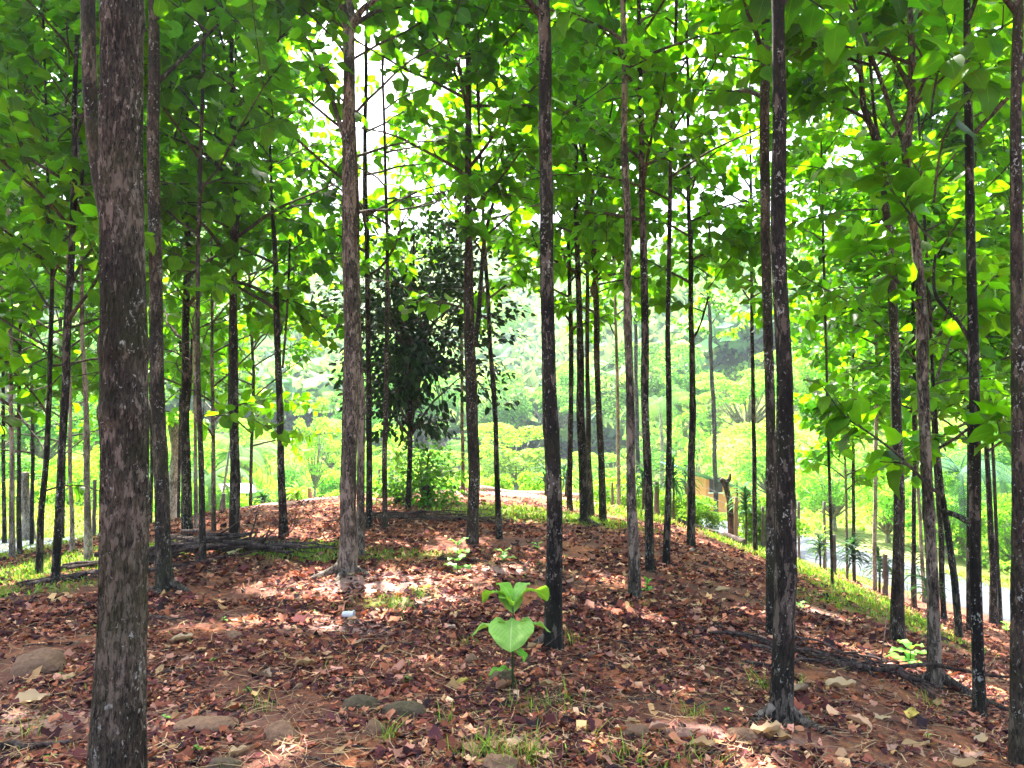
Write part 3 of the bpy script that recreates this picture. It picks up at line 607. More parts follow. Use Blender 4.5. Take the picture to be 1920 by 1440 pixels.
# neighbours beside and behind the camera: they shade the picture's foreground
def hidden_teak(x, y, cb=5.0, top=12.0):
    global NLEAF
    z = float(hgt(x, y)); S = np.array([[x, y, z - .2, .12], [x + .1, y, z + 2, .10], [x, y + .1, z + 6, .08], [x, y, z + top, .012]])
    root = thing('teak_tree', 'teak tree standing beside or behind the camera, outside the picture', 'tree', (x, y, z), 'teak trees outside the picture')
    part('trunk', trunk_mesh(S, 14, .25, .3, int(abs(x * 7 + y * 3)) + 1), BARK[0], root)
    mw, ml = MB(), MB(); NLEAF += crown(S, z + cb, z + top, mw, ml, .62, 1.15, .3); part('branches', mw, M_TWIG, root); part('crown', ml, M_LEAF, root)
for q in [(-4.2, -1.5), (2.6, -2.2), (5.6, .6), (-6.6, 2.6), (7.8, 3.8), (-1.5, -5)]: hidden_teak(*q)
print('leaves', NLEAF)

# ------------------------------------------------------------------ dense dark small-leaved tree
def small_leaf_tree(label, px, py, D, pts, cx, cy, rx, ry, n, lsize, col, kind, cat, spokes=26):
    b = P(px, py, D); b[2] = hgt(b[0], b[1]); root = thing(kind, label, cat, b)
    S = spine_from(pts, D, b); S = S[np.argsort(S[:, 2])]; f = S[0].copy(); f[2] = b[2] - .15; S = np.vstack([f, S])
    part('trunk', trunk_mesh(S, 14, .1, .3, 11), BARK[2], root)
    c = P(cx, cy, D); sx = rx * D / F_PX; sz = ry * D / F_PX
    mw, ml = MB(), MB(); pos = []; dr = []
    for q in range(spokes):
        z = c[2] + sz * RS.uniform(-.8, .7); s0 = np.array([np.interp(z - .5, S[:, 2], S[:, k]) for k in (0, 1, 2)])
        a_ = RS.rand() * 6.28; rr = RS.uniform(.55, 1.3); tz = c[2] + sz * RS.uniform(-.95, .95); k_ = math.sqrt(max(.05, 1 - ((tz - c[2]) / sz) ** 2))
        e = np.array([c[0] + sx * rr * k_ * math.cos(a_), c[1] + sx * rr * k_ * math.sin(a_), tz])
        pt = np.array([s0 + (e - s0) * f_ + RS.randn(3) * .05 * (f_ > 0) + np.array([0, 0, .25 * math.sin(f_ * 3.1)]) for f_ in np.linspace(0, 1, 7)]); mw.tube(pt, np.linspace(.03, .006, 7), 5, cap=False)
        ncl = 4; cl = [(f_, RS.randn(3) * np.array([.30, .30, .22])) for f_ in RS.uniform(.45, 1.1, ncl)]
        for u in range(n // spokes):
            f_, oc = cl[RS.randint(ncl)]; p = s0 + (e - s0) * f_ + np.array([0, 0, .25 * math.sin(f_ * 3.1)]) + oc; o = RS.randn(3) * np.array([.19, .19, .07]); pos.append(p + o); dr.append(o + (e - s0) * .15 + RS.randn(3) * .12 + [0, 0, -.08])
    pos = np.array(pos); m_ = len(pos)
    place_leaves(ml, pos, np.array(dr), np.array([0, 0, 1.]) + RS.randn(m_, 3) * .5, lsize * RS.uniform(.6, 1.2, m_), np.array(col)[None] * np.exp(RS.randn(m_, 1) * .3), kinds=(3,), wid=1.3)
    part('branches', mw, M_TWIG, root); part('crown', ml, M_LEAF_DARK if kind == 'dark_tree' else M_LEAF_FAR, root); return root
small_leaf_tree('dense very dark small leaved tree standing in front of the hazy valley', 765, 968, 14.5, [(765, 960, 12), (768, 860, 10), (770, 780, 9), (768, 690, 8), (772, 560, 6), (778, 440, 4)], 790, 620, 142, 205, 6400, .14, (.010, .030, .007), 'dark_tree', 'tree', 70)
small_leaf_tree('bushy small leaved shrub at the foot of the dense dark tree', 798, 960, 15.2, [(798, 955, 5), (800, 900, 4), (803, 850, 2)], 797, 908, 30, 58, 1700, .10, (.06, .17, .02), 'shrub', 'shrub', 16)
small_leaf_tree('low leafy shrub left of the foot of the dense dark tree', 745, 965, 15.6, [(745, 960, 4), (748, 935, 3), (750, 910, 2)], 748, 935, 26, 30, 900, .10, (.06, .17, .02), 'shrub', 'shrub', 12)

# ------------------------------------------------------------------ brush piles: every stick is a thing
def stick(p0, p1, r, mat, label, group, sag=.0, wob=.03, twigs=0, name='stick', cat='stick'):
    p0 = np.array(p0, float); p1 = np.array(p1, float); n = 8; f = np.linspace(0, 1, n)[:, None]
    pt = p0 + (p1 - p0) * f; pt[1:-1] += RS.randn(n - 2, 3) * wob * np.array([1, 1, .5]); pt[:, 2] -= sag * np.sin(f[:, 0] * 3.14)
    m = MB(); pt = catmull(pt, 3); m.tube(pt, np.linspace(r, r * .45, len(pt)), 7)
    for k in range(twigs):
        q = pt[RS.randint(4, len(pt) - 2)]; d = norm(p1 - p0) + RS.randn(3) * .6; L = RS.uniform(.15, .45); a = np.array([q, q + d * L * .5, q + d * L + [0, 0, .05]]); m.tube(a, [r * .5, r * .35, r * .15], 5)
    return single(name, m, mat, p0, label, cat, group)
def pile(cx, cy, L, Wd, n, ang, label, group, hmax=.22, r=(.008, .03)):
    for k in range(n):
        x = cx + RS.uniform(-.4, .4) * L; y = cy + RS.randn() * Wd * .35; a = ang + RS.randn() * .42; l = L * RS.uniform(.25, .6)
        lay = hmax * max(0, 1 - abs(x - cx) / (L * .6)) * RS.rand() ** .7
        a0 = (x - math.cos(a) * l / 2, y - math.sin(a) * l / 2); a1 = (x + math.cos(a) * l / 2, y + math.sin(a) * l / 2)
        rr = RS.uniform(*r)
        stick((*a0, float(hgt(*a0)) + rr + lay * RS.uniform(.3, 1)), (*a1, float(hgt(*a1)) + rr + lay * RS.uniform(.3, 1)), rr, M_DEAD, label, group, twigs=RS.randint(0, 3), wob=.025)
q = G(300, 1050); q2 = G(430, 1042)
pile((q[0] + q2[0]) / 2 + .1, (q[1] + q2[1]) / 2 + .1, 2.8, .5, 40, .05, 'dark dead stick in the long brush pile behind the thickest trunk', 'sticks of the left brush pile', .34, (.010, .04))
q = G(150, 1090); pile(q[0] + .2, q[1] + .1, 1.9, .3, 14, .5, 'thin dead branch on the grass left of the thickest trunk', 'dead branches at the left grass edge', .1)
q = G(1540, 1235); pile(q[0], q[1], 1.9, .4, 24, -.28, 'dark dead stick in the pile behind the big black trunk', 'sticks of the right brush pile', .12, (.005, .014))
q = G(1410, 1195); pile(q[0] - .1, q[1], 1.1, .25, 10, -.2, 'thin dead stick left of the big black trunk', 'thin sticks left of the big black trunk', .05, (.004, .012))
q = G(650, 985); pile(q[0] + 1.2, q[1] + .6, 2.6, .6, 26, .1, 'thin dark stick heaped near the foot of the dense dark tree', 'sticks under the dense dark tree', .22, (.006, .018))
a = P(1490, 1250, G(1540, 1240)[1]); b = P(1770, 1248, a[1] - .35)
stick(a, b, .030, M_DEAD, 'long dark fallen branch reaching right from the pile to the V trunk', None, wob=.02, twigs=3, name='fallen_branch', cat='branch')
a = P(1690, 1255, a[1] - .3); b = G(1760, 1320); b[2] += .02
stick(a, b, .022, M_DEAD, 'short dark branch slanting down from the long fallen branch', None, wob=.02, twigs=2, name='fallen_branch', cat='branch')
a = G(505, 1038); b = P(560, 975, a[1] + .3); stick(a, b, .012, M_DEAD, 'thin bare stick leaning up left of the stout forked trunk', None, twigs=2, name='leaning_stick')
a = G(1250, 905 + 80); b = P(1262, 880 + 60, a[1]);
for (x0, y0, x1, y1, r, lb) in [(1290, 1085, 1440, 1140, .010, 'long thin pale stick on the litter left of the big black trunk'), (830, 1160 + 190, 760, 1372, .006, 'short pale twig near the bottom centre'), (0, 1408, 130, 1398, .020, 'orange brown stick lying at the bottom left corner'), (282, 1158, 330, 1166, .016, 'short grey stick just right of the thickest trunk'),
                              (300, 1262, 362, 1258, .008, 'straight pale stick right of the thickest trunk'), (820, 1050, 1000, 1062, .018, 'pale root like stick lying between the small seedlings'), (1585, 1285, 1680, 1310, .007, 'thin stick on the slope below the fallen branch'), (1085, 1185, 1110, 1215, .005, 'thin pale twig right of the straight dark trunk'),
                              (1712, 1342, 1810, 1375, .008, 'tan stick on bare soil near the lower right'), (1300, 1060, 1400, 1085, .012, 'thin branch lying across the slope near the grassy edge'), (640, 1165 + 150, 720, 1322, .006, 'thin twig above the mossy flat rock'), (1200, 1150, 1290, 1175, .012, 'dark stick right of the brown peeling trunk')]:
    a = G(x0, y0); b = G(x1, y1); a[2] += r; b[2] += r; stick(a, b, r, M_DEAD, lb, None, wob=.015, twigs=1)
# small twigs strewn about
for k in range(70):
    px = RS.uniform(0, 1920); py = RS.uniform(1130, 1440); a = G(px, py); an = RS.uniform(-.6, .6) + (0 if RS.rand() < .7 else 1.5); L = RS.uniform(.12, .5)
    b = a + [math.cos(an) * L, math.sin(an) * L, 0]; b[2] = float(hgt(b[0], b[1])); a[2] += .012; b[2] += .015
    stick(a, b, RS.uniform(.003, .007), M_DEAD, 'small dry twig lying on the leaf litter', 'small twigs on the litter', wob=.01, twigs=RS.randint(0, 2), name='twig', cat='twig')

# ------------------------------------------------------------------ rocks
def mat_rock(name, c, c2, moss=0):
    m, nt, out = newmat(name); co, _ = objco(nt); n = noise(nt, co, 9, 6, .65); n2 = noise(nt, co, 40, 4)
    col = mix(nt, n, c, c2); col = mix(nt, ramp(nt, n2, [(.45, 0.0), (.7, .5)]), col, tuple(.5 * q for q in c))
    if moss: col = mix(nt, math_(nt, 'MULTIPLY', ramp(nt, n, [(.42, 0.0), (.55, 1.0)]), moss), col, (.055, .065, .015))
    principled(nt, out, col, .85, bump(nt, math_(nt, 'ADD', n, n2), .9, .015), .25); return m
R_BR = mat_rock('rock_brown', (.11, .055, .03), (.24, .14, .085)); R_MO = mat_rock('rock_mossy', (.055, .036, .024), (.13, .085, .055), .3); R_OL = mat_rock('rock_olive', (.15, .075, .045), (.28, .16, .095), .05)
def rock(px, py, wpx, hpx, mat, label, ang=0, dep=.7, bend=0):
    q = G(px, py); D = q[1]; sx = wpx * D / F_PX / 2; sz = hpx * D / F_PX; sy = sx * dep; seed = RS.randint(99)
    nu, nv = 36, 20; th = np.linspace(0, 2 * math.pi, nu, endpoint=False)[None]; ph = np.linspace(-.9, math.pi / 2, nv)[:, None]
    x = np.cos(ph) * np.cos(th); y = np.cos(ph) * np.sin(th); z = np.sin(ph) + 0 * th
    r = 1 + .35 * (fbm(x * 1.3 + seed, y * 1.3 + z * 1.7, seed, 2) - .5) + .10 * (fbm(x * 4 + seed, y * 4 + z * 4, seed + 3, 3) - .5)
    x = np.sign(x) * np.abs(x) ** .85 * r; y = y * r; z = np.clip(z, -1, 1) * r
    V = np.stack([q[0] + sx * x, q[1] + sy * .5 + sy * y + bend * x * x, q[2] - .2 * sz + (z * 1.15) * sz], -1).reshape(-1, 3)
    i = np.arange(nv - 1)[:, None] * nu; j = np.arange(nu)[None]; k = (j + 1) % nu
    m = MB(); m.add(V, np.stack([i + j, i + k, i + nu + k, i + nu + j], -1).reshape(-1, 4)); return single('rock', m, mat, q, label, 'rock', 'stones on the forest floor')
rock(64, 1262, 96, 40, R_BR, 'large reddish brown rock at the left edge, left of the thickest trunk')
rock(672, 1328, 72, 22, R_MO, 'left half of the pair of dark mossy flat rocks at bottom centre', dep=.5)
rock(752, 1342, 86, 24, R_MO, 'right and lower of the pair of dark mossy flat rocks at bottom centre', dep=.45)
rock(382, 1372, 130, 22, R_OL, 'long flat olive stone right of the foot of the thickest trunk', dep=.5)
rock(522, 1384, 64, 26, R_OL, 'round olive stone at the lower left of centre')
rock(935, 1446, 72, 28, R_OL, 'rounded mossy stone cut by the bottom edge at centre')
rock(415, 1446, 66, 22, R_MO, 'grey stone with a green leaf, cut by the bottom edge')
rock(1392, 1386, 0 + 64, 16, R_BR, 'pale brown stone near the bottom, left of the big black trunk foot')
rock(1192, 1382, 62, 20, R_BR, 'tan and grey stone at the bottom right of centre')
rock(884, 1242, 26, 15, R_BR, 'small brown stone left of the big seedling')
rock(700, 1378, 46, 24, R_BR, 'pinkish stone below the mossy flat rocks')
rock(436, 1196, 34, 12, R_OL, 'small half buried stone right of the thickest trunk')
rock(940, 1278, 50, 20, R_MO, 'dark clod at the foot of the big seedling')
for (px, py) in [(1108, 1232), (60, 1352), (560, 1290), (1700, 1190), (1300, 1120), (1620, 1180), (140, 1210), (1450, 1100)]:
    rock(px, py, RS.uniform(14, 24), RS.uniform(6, 9), R_BR, 'small brown stone half hidden in the litter')

# ------------------------------------------------------------------ litter, straw and grass (nobody could count them)
def fan(n, d0, d1, p=1.0, half=.80):
    u = RS.rand(n); d = d0 * (d1 / d0) ** (u ** p); x = RS.uniform(-half, half, n) * (d + 1.0); return x, d
PAL = np.array([(.036, .014, .018), (.070, .024, .026), (.13, .045, .032), (.22, .080, .045), (.30, .135, .080), (.32, .165, .125), (.46, .30, .19), (.38, .25, .12), (.018, .012, .015)])
PW = np.array([.20, .21, .17, .12, .09, .08, .030, .035, .09]); PW /= PW.sum()
def litter(n, d0, d1, s0, s1):
    x, y = fan(n, d0, d1); bare = fbm(x * 1.15, y * 1.15, 31, 3); keep = (RS.rand(n) < np.clip(1.35 - 1.3 * sstep(.54, .72, bare), .12, 1)) & (RS.rand(n) > gmask(x, y) * .8) & (RS.rand(n) > .8 * dirt_sun_mask(x, y))
    x, y = x[keep], y[keep]; n = len(x); z = hgt(x, y)
    s = RS.uniform(s0, s1, n) * np.where(RS.rand(n) < .08, 1.7, 1)
    g = np.array([(i, j) for j in (-1, 0, 1) for i in (-1, 0, 1)], float)
    a = RS.rand(n) * 6.28; asp = RS.uniform(.35, .8, n); ax = np.stack([np.cos(a), np.sin(a), RS.randn(n) * .25], -1); ay = np.stack([-np.sin(a), np.cos(a), RS.randn(n) * .35], -1)
    curl = RS.uniform(-.2, .9, n)
    jit = RS.randn(n, 9, 3) * np.array([.18, .18, .20])
    V = s[:, None, None] * .5 * (g[None, :, 0:1] * ax[:, None] + g[None, :, 1:2] * asp[:, None, None] * ay[:, None] + jit + np.array([0, 0, 1.]) * (curl[:, None] * (g[None, :, 0] ** 2))[:, :, None] * .6)
    V = V + np.stack([x, y, z + .006 + s * .10], -1)[:, None]
    c = PAL[RS.choice(len(PAL), n, p=PW)] * np.exp(RS.randn(n, 1) * .28) * np.array([1.38, 1.22, 1.15])
    Fq = np.array([[0, 1, 4, 3], [1, 2, 5, 4], [3, 4, 7, 6], [4, 5, 8, 7]]); Fq = (Fq[None] + (np.arange(n) * 9)[:, None, None]).reshape(-1, 4)
    return V.reshape(-1, 3), Fq, np.repeat(c, 9, 0)
m = MB()
for a_ in ((60000, 2.6, 7, .010, .050), (60000, 6, 20, .025, .075)): m.add(*litter(*a_))
single('leaf_litter', m, M_LITTER, (0, 0, 0), 'crumpled reddish brown leaf litter covering the slope', 'litter', kind='stuff')
def straws(n, d0, d1):
    x, y = fan(n, d0, d1); z = hgt(x, y); L = RS.uniform(.04, .20, n); a = RS.rand(n) * 6.28; wd = RS.uniform(.0006, .0018, n) * (1 + y * .08)
    d = np.stack([np.cos(a), np.sin(a), RS.randn(n) * .12], -1); s = np.stack([-np.sin(a), np.cos(a), a * 0], -1); b = RS.randn(n, 1) * .25 * s
    P0 = np.stack([x, y, z + RS.uniform(.01, .035, n)], -1); rows = []
    for f in (-.5, 0, .5):
        c_ = P0 + d * (L * f)[:, None] + b * (L * (1 - 4 * f * f))[:, None] * .5
        rows += [c_ - s * wd[:, None], c_ + s * wd[:, None] + [0, 0, .001]]
    V = np.stack(rows, 1); Fq = np.array([[0, 1, 3, 2], [2, 3, 5, 4]]); Fq = (Fq[None] + (np.arange(n) * 6)[:, None, None]).reshape(-1, 4)
    pal = np.array([(.17, .105, .06), (.30, .21, .12), (.10, .055, .04), (.22, .13, .09)]); c = pal[RS.randint(0, 4, n)] * np.exp(RS.randn(n, 1) * .25)
    return V.reshape(-1, 3), Fq, np.repeat(c, 6, 0)
m = MB(); m.add(*straws(16000, 2.6, 9)); m.add(*straws(7000, 8, 18))
single('dry_straw', m, M_LITTER, (0, 0, 0), 'fine dry stalks and straw strewn over the litter', 'straw', kind='stuff')
def blades(x, y, hgt_b, wd, col, lean=.35):
    n = len(x); z = hgt(x, y); a = RS.rand(n) * 6.28; hh = hgt_b * RS.uniform(.25, 1.25, n); ln = np.abs(RS.randn(n)) * lean + .08
    d = np.stack([np.cos(a), np.sin(a), a * 0], -1); s = np.stack([-np.sin(a), np.cos(a), a * 0], -1); P0 = np.stack([x, y, z - .005], -1); rows = []
    for f, wf in ((0, .7), (.45, 1), (.8, .7), (1.0, .06)):
        c_ = P0 + d * (hh * ln * f * f * 1.4)[:, None] + np.array([0, 0, 1.]) * (hh * f * (1 - .25 * ln * f))[:, None]
        rows += [c_ - s * (wd * wf)[:, None] if np.ndim(wd) else c_ - s * wd * wf, c_ + s * (wd * wf)[:, None] if np.ndim(wd) else c_ + s * wd * wf]
    V = np.stack(rows, 1); Fq = np.array([[0, 1, 3, 2], [2, 3, 5, 4], [4, 5, 7, 6]]); Fq = (Fq[None] + (np.arange(n) * 8)[:, None, None]).reshape(-1, 4)
    c = np.array(col) * np.exp(RS.randn(n, 1) * .35) * (1 + np.array([.9, .25, 0]) * RS.rand(n, 1)); dd_ = RS.rand(n, 1) < .16; c = np.where(dd_, np.array([.26, .19, .08]), c); return V.reshape(-1, 3), Fq, np.repeat(c, 8, 0)
m = MB()
x, y = fan(300000, 3.0, 26, .75); gm = gmask(x, y) * sstep(.28, .55, fbm(x * 2.5, y * 2.5, 77, 3) + .12); k = RS.rand(len(x)) < gm * np.clip(.12 + y * .05, .15, .95); x, y = x[k], y[k]
m.add(*blades(x, y, .035 + .0035 * y, .0022 + .0006 * y, (.085, .20, .022)))
x, y = fan(2600, 2.7, 9); k = fbm(x * 3, y * 3, 55, 2) > .6; m.add(*blades(x[k], y[k], .05, .0025, (.09, .19, .025)))
single('grass', m, M_GRASS, (0, 0, 0), 'short bright green grass in patches on the slope', 'grass', kind='stuff')
# tufts that stand out
def tuft(px, py, n, h, label, rad=.05):
    q = G(px, py); x = q[0] + RS.randn(n) * rad; y = q[1] + RS.randn(n) * rad; m = MB(); m.add(*blades(x[:int(n * .6)], y[:int(n * .6)], h, .0022, (.10, .22, .025), .5)); return single('grass_tuft', m, M_GRASS, q, label, 'grass tuft', 'grass tufts near the camera')
for a_ in [(725, 1142, 230, .10, 'wide bright grass tuft in the sunlit patch left of centre', .14), (786, 1120, 70, .13, 'taller narrow grass tuft at the right of the sunlit patch', .05), (1075, 1205, 50, .10, 'grass tuft just right of the big seedling', .04), (880, 1212, 40, .10, 'yellowish grass tuft left of the big seedling', .04),
           (120, 1112, 60, .14, 'grass tuft near the left grass edge', .06), (498, 1335, 26, .16, 'sparse long bladed tuft above the round olive stone', .04), (60, 1376, 36, .13, 'dry grass tuft in the lower left corner', .05), (910, 1418, 150, .13, 'leftmost dense grass tuft along the bottom centre', .09), (985, 1425, 150, .14, 'dense grass tuft right of the mossy bottom stone', .08),
           (1010, 1330, 80, .11, 'grass tuft in front of the big seedling', .10), (1060, 1318, 30, .14, 'small grass tuft beside a charred leaf right of the big seedling', .04), (836, 1360, 34, .12, 'thin grass tuft right of the mossy flat rocks', .03), (727, 1388, 60, .12, 'dark dry grass tuft below the mossy flat rocks', .02), (1165, 1420, 60, .12, 'grass tuft at the bottom right of centre', .06),
           (1300, 1340, 60, .09, 'bright grass tuft left of the foot of the big black trunk', .05), (1435, 1295, 60, .12, 'grass tuft against the left side of the big black trunk', .05), (1510, 1290, 40, .09, 'grass tuft right of the big black trunk', .05), (1738, 1322, 50, .09, 'grass tuft below the fallen branch tip', .05),
           (1305, 1432, 60, .10, 'grass tuft at the bottom edge left of the big black trunk', .06), (1203, 1140, 40, .10, 'small tuft on the litter near the brown peeling trunk', .05)]: tuft(*a_)
# ------------------------------------------------------------------ fallen teak leaves one can point at
def fallen(px, py, L, ang, col, curl, tilt, label, group=None, wid=.62):
    q = G(px, py); nu, nv = 9, 7; u = np.linspace(0, 1, nu)[:, None]; v = np.linspace(-1, 1, nv)[None]
    wv = np.interp(u, [0, .08, .25, .45, .7, .9, 1], [.03, .35, .95, 1, .7, .25, .01]) * wid * .5 * (1 + .18 * np.sin(u * 17 + px) * (v > 0) + .18 * np.sin(u * 14 + py) * (v < 0))
    wob = .30 * (fbm(u * 3.5 + px, v * 2 + py, 3, 3) - .5) + .05 * np.abs(v) * np.sin(u * 26 + np.abs(v) * 3)
    x = (u - .5) * L + 0 * v; yy = v * wv * L * math.cos(curl * .5); z = (np.abs(v) ** 1.6) * wv * L * math.sin(curl) + L * tilt * (u - .2) ** 2 + wob * L
    V = np.stack([x, yy, z + .012], -1).reshape(-1, 3); ca, sa = math.cos(ang), math.sin(ang)
    V = V @ np.array([[ca, sa, 0], [-sa, ca, 0], [0, 0, 1]]) + q; i = np.arange(nu - 1)[:, None] * nv; j = np.arange(nv - 1)[None]
    m = MB(); m.add(V, np.stack([i + j, i + j + 1, i + nv + j + 1, i + nv + j], -1).reshape(-1, 4), np.array(col)); return single('fallen_leaf', m, M_LITTER, q, label, 'leaf', group)
TAN = (.30, .19, .10); PAL2 = (.40, .28, .17); YEL = (.36, .28, .07); GRY = (.24, .17, .12)
for a_ in [(340, 1203, .17, .1, PAL2, .5, .3, 'pale curled fallen leaf right of the thickest trunk'), (55, 1322, .20, .6, PAL2, .7, .2, 'pale crumpled leaf in the sunlit patch at lower left'), (435, 1330, .16, .3, TAN, .3, .1, 'pinkish tan flat leaf between the thickest trunk and the olive stones'),
           (570, 1252, .14, .0, TAN, .9, .3, 'folded tan leaf left of centre'), (498, 1272, .13, -.7, GRY, .9, .2, 'folded grey leaf left of the mossy rocks'), (710, 1224, .10, .2, TAN, .2, .4, 'small tan leaf standing above the mossy flat rocks'), (872, 1085, .14, .2, (.75, .72, .55), .4, .3, 'whitish fallen leaf below the small seedling'),
           (803, 1103, .11, .1, (.45, .33, .05), .3, .1, 'small yellow leaf right of the sunlit patch'), (1030, 1212, .17, -.3, TAN, 1.0, .2, 'curled tan leaf against the foot of the straight dark trunk'), (1000, 1216, .12, .8, TAN, .8, .2, 'narrow curled leaf left of the foot of the straight dark trunk'), (870, 1284, .11, .1, YEL, .7, .2, 'yellowish leaf left of the big seedling foot'),
           (1020, 1290, .14, .5, TAN, .9, .1, 'rolled tan leaf right of the big seedling foot'), (1018, 1420, .10, 0, (.55, .5, .22), .2, .1, 'oval yellow green leaf at the bottom centre'), (880, 1412, .14, -.7, TAN, .8, .2, 'long tan leaf left of the mossy bottom stone'), (1310, 1408, .17, -.4, TAN, .6, .4, 'large tan leaf at the bottom, left of two curled ones'),
           (1430, 1382, .20, -.3, PAL2, .6, .5, 'large pale leaf in front of the big black trunk foot'), (1458, 1392, .17, -.8, TAN, .9, .4, 'curled leaf touching the large pale leaf'), (1490, 1300, .20, .1, GRY, .8, .3, 'broad grey tan leaf right of the big black trunk'), (1575, 1292, .22, -.2, PAL2, .6, .3, 'broad pale leaf on the slope below the right pile'),
           (1715, 1405, .18, 0, TAN, .4, .2, 'flat yellowish leaf near the lower right'), (1840, 1395, .12, .7, PAL2, .5, .5, 'pale leaf standing near the right edge trunk'), (1610, 1360, .17, -.9, (.5, .3, .2), .8, .1, 'reddish tan leaf below the right pile'), (1295, 1034, .16, -.8, (.55, .62, .55), .4, .3, 'pale grey green leaf at the foot of the straight black trunk'),
           (440, 1040, .26, .3, (.55, .50, .28), .3, .6, 'large pale leaf leaning on the right end of the brush pile'), (1655, 1350, .12, .1, PAL2, .4, .1, 'small pale leaf right of the big black trunk foot'), (840, 1180, .12, .1, (.5, .35, .28), .5, .1, 'small pinkish leaf left of the big seedling'), (1255, 1115, .15, 0, PAL2, .6, .2, 'pale leaf right of the brown peeling trunk'),
           (1355, 1110, .16, -.3, PAL2, .6, .3, 'pale leaf on the slope left of the slimmer paired trunk'), (1330, 1095, .13, .4, TAN, .5, .1, 'tan leaf higher on the slope left of the paired trunks'), (1300, 1140, .15, .2, PAL2, .3, .2, 'broad pale leaf left of the paired trunks'), (560, 1130, .12, -.2, GRY, .8, .1, 'grey folded leaf in the shade left of the sunlit patch'),
           (1810, 1440, .16, .2, TAN, .5, .2, 'tan leaf at the bottom edge near the right corner'), (1710, 1345, .14, .9, YEL, .6, .3, 'yellowish leaf beside the tan stick')]: fallen(*a_)
for k in range(60):
    px = RS.uniform(0, 1920); py = RS.uniform(1060, 1440); cc = [TAN, PAL2, GRY, (.24, .13, .08), (.34, .20, .15)][RS.randint(5)]
    fallen(px, py, RS.uniform(.06, .13), RS.uniform(-1.5, 1.5), cc, RS.uniform(.2, 1.1), RS.uniform(0, .5), 'dry curled leaf lying loose on the litter', 'loose dry leaves on the litter')

# ------------------------------------------------------------------ seedlings
def big_leaf(root_xyz, azim, L, wid, e0, bend, col, twist=0.0, fold=.10):
    """broad blade: azim = heading (0 = right, -90deg = to the camera), e0 start elevation, bend total droop"""
    nu, nv = 13, 9; u = np.linspace(0, 1, nu); e = e0 - bend * u ** 1.2; st = L / (nu - 1); cx = np.concatenate([[0], np.cumsum(np.cos(e[:-1]) * st)]); cz = np.concatenate([[0], np.cumsum(np.sin(e[:-1]) * st)])
    h = np.array([math.cos(azim), math.sin(azim), 0]); s = np.array([-math.sin(azim), math.cos(azim), 0]); v = np.linspace(-1, 1, nv)
    wv = np.interp(u, [0, .06, .18, .40, .62, .82, .94, 1], [.04, .10, .62, 1.0, .95, .62, .28, .02]) * wid * L / 2
    ctr = np.array(root_xyz) + cx[:, None] * h + cz[:, None] * [0, 0, 1]; nn = -np.sin(e)[:, None] * h + np.cos(e)[:, None] * np.array([0, 0, 1.])
    tw = twist * u; sd = np.cos(tw)[:, None] * s + np.sin(tw)[:, None] * nn; up = -np.sin(tw)[:, None] * s + np.cos(tw)[:, None] * nn
    rip = .055 * L * np.sin(u[:, None] * 16 + np.abs(v)[None] * 3) * np.abs(v)[None]
    V = ctr[:, None] + (wv[:, None] * v[None])[:, :, None] * sd[:, None] + ((np.abs(v)[None] * wv[:, None] * fold * 2 + rip))[:, :, None] * up[:, None]
    uv = np.stack([np.broadcast_to(v[None], (nu, nv)), np.broadcast_to(u[:, None], (nu, nv))], -1).reshape(-1, 2)
    i = np.arange(nu - 1)[:, None] * nv; j = np.arange(nv - 1)[None]; Fq = np.stack([i + j, i + j + 1, i + nv + j + 1, i + nv + j], -1).reshape(-1, 4)
    V = V.reshape(-1, 3); return V, Fq, np.broadcast_to(np.array(col), (len(V), 3)).copy(), uv
def add_leaf(root, *a, label=None, **k):
    V, Fq, K, uv = big_leaf(*a, **k); return part('leaf', (V, Fq, K), M_LEAF_V, root, np.array(root.location), label, uv=uv)
dg = math.radians
q = G(962, 1292); D = q[1]; sc = D / F_PX
root = thing('seedling', 'large teak seedling with broad light green leaves, in the centre foreground', 'seedling', q)
Z = lambda py: P(960, py, D)[2]
m = MB(); m.tube(np.array([q - [0, 0, .03], [q[0] - .004, q[1], Z(1240)], [q[0] + .004, q[1], Z(1190)], [q[0] - .002, q[1], Z(1125)]]), [.0085, .007, .006, .004], 8); part('stem', m, M_STEM, root)
LG = (.21, .40, .08); LB = (.18, .41, .04)
S_ = lambda py, dx=0: [q[0] + dx, q[1], Z(py)]
add_leaf(root, S_(1160, -.005), dg(-93), .27, 1.05, dg(-12), dg(50), LG)
add_leaf(root, S_(1130), dg(18), .28, .75, dg(48), dg(120), LB, twist=-.5)
add_leaf(root, S_(1130), dg(168), .25, .62, dg(50), dg(130), LB, twist=.4)
add_leaf(root, S_(1150), dg(135), .20, .55, dg(55), dg(40), LG)
add_leaf(root, S_(1150), dg(60), .18, .50, dg(65), dg(40), LG)
add_leaf(root, S_(1165), dg(190), .28, .60, dg(-2), dg(32), LG, twist=.3)
add_leaf(root, S_(1165), dg(-8), .25, .55, dg(2), dg(38), LG, twist=-.3)
add_leaf(root, S_(1135), dg(40), .20, .6, dg(70), dg(70), LG)
add_leaf(root, S_(1135), dg(140), .20, .6, dg(72), dg(75), LB)
add_leaf(root, S_(1150), dg(100), .22, .7, dg(50), dg(50), LG)
add_leaf(root, S_(1140), dg(-140), .15, .6, dg(60), dg(60), LB)
add_leaf(root, S_(1218), dg(175), .09, .5, dg(30), dg(40), (.10, .36, .02))
add_leaf(root, S_(1222), dg(-30), .12, .7, dg(20), dg(130), (.10, .36, .02))
add_leaf(root, S_(1256), dg(192), .17, .45, dg(15), dg(55), (.11, .34, .03))
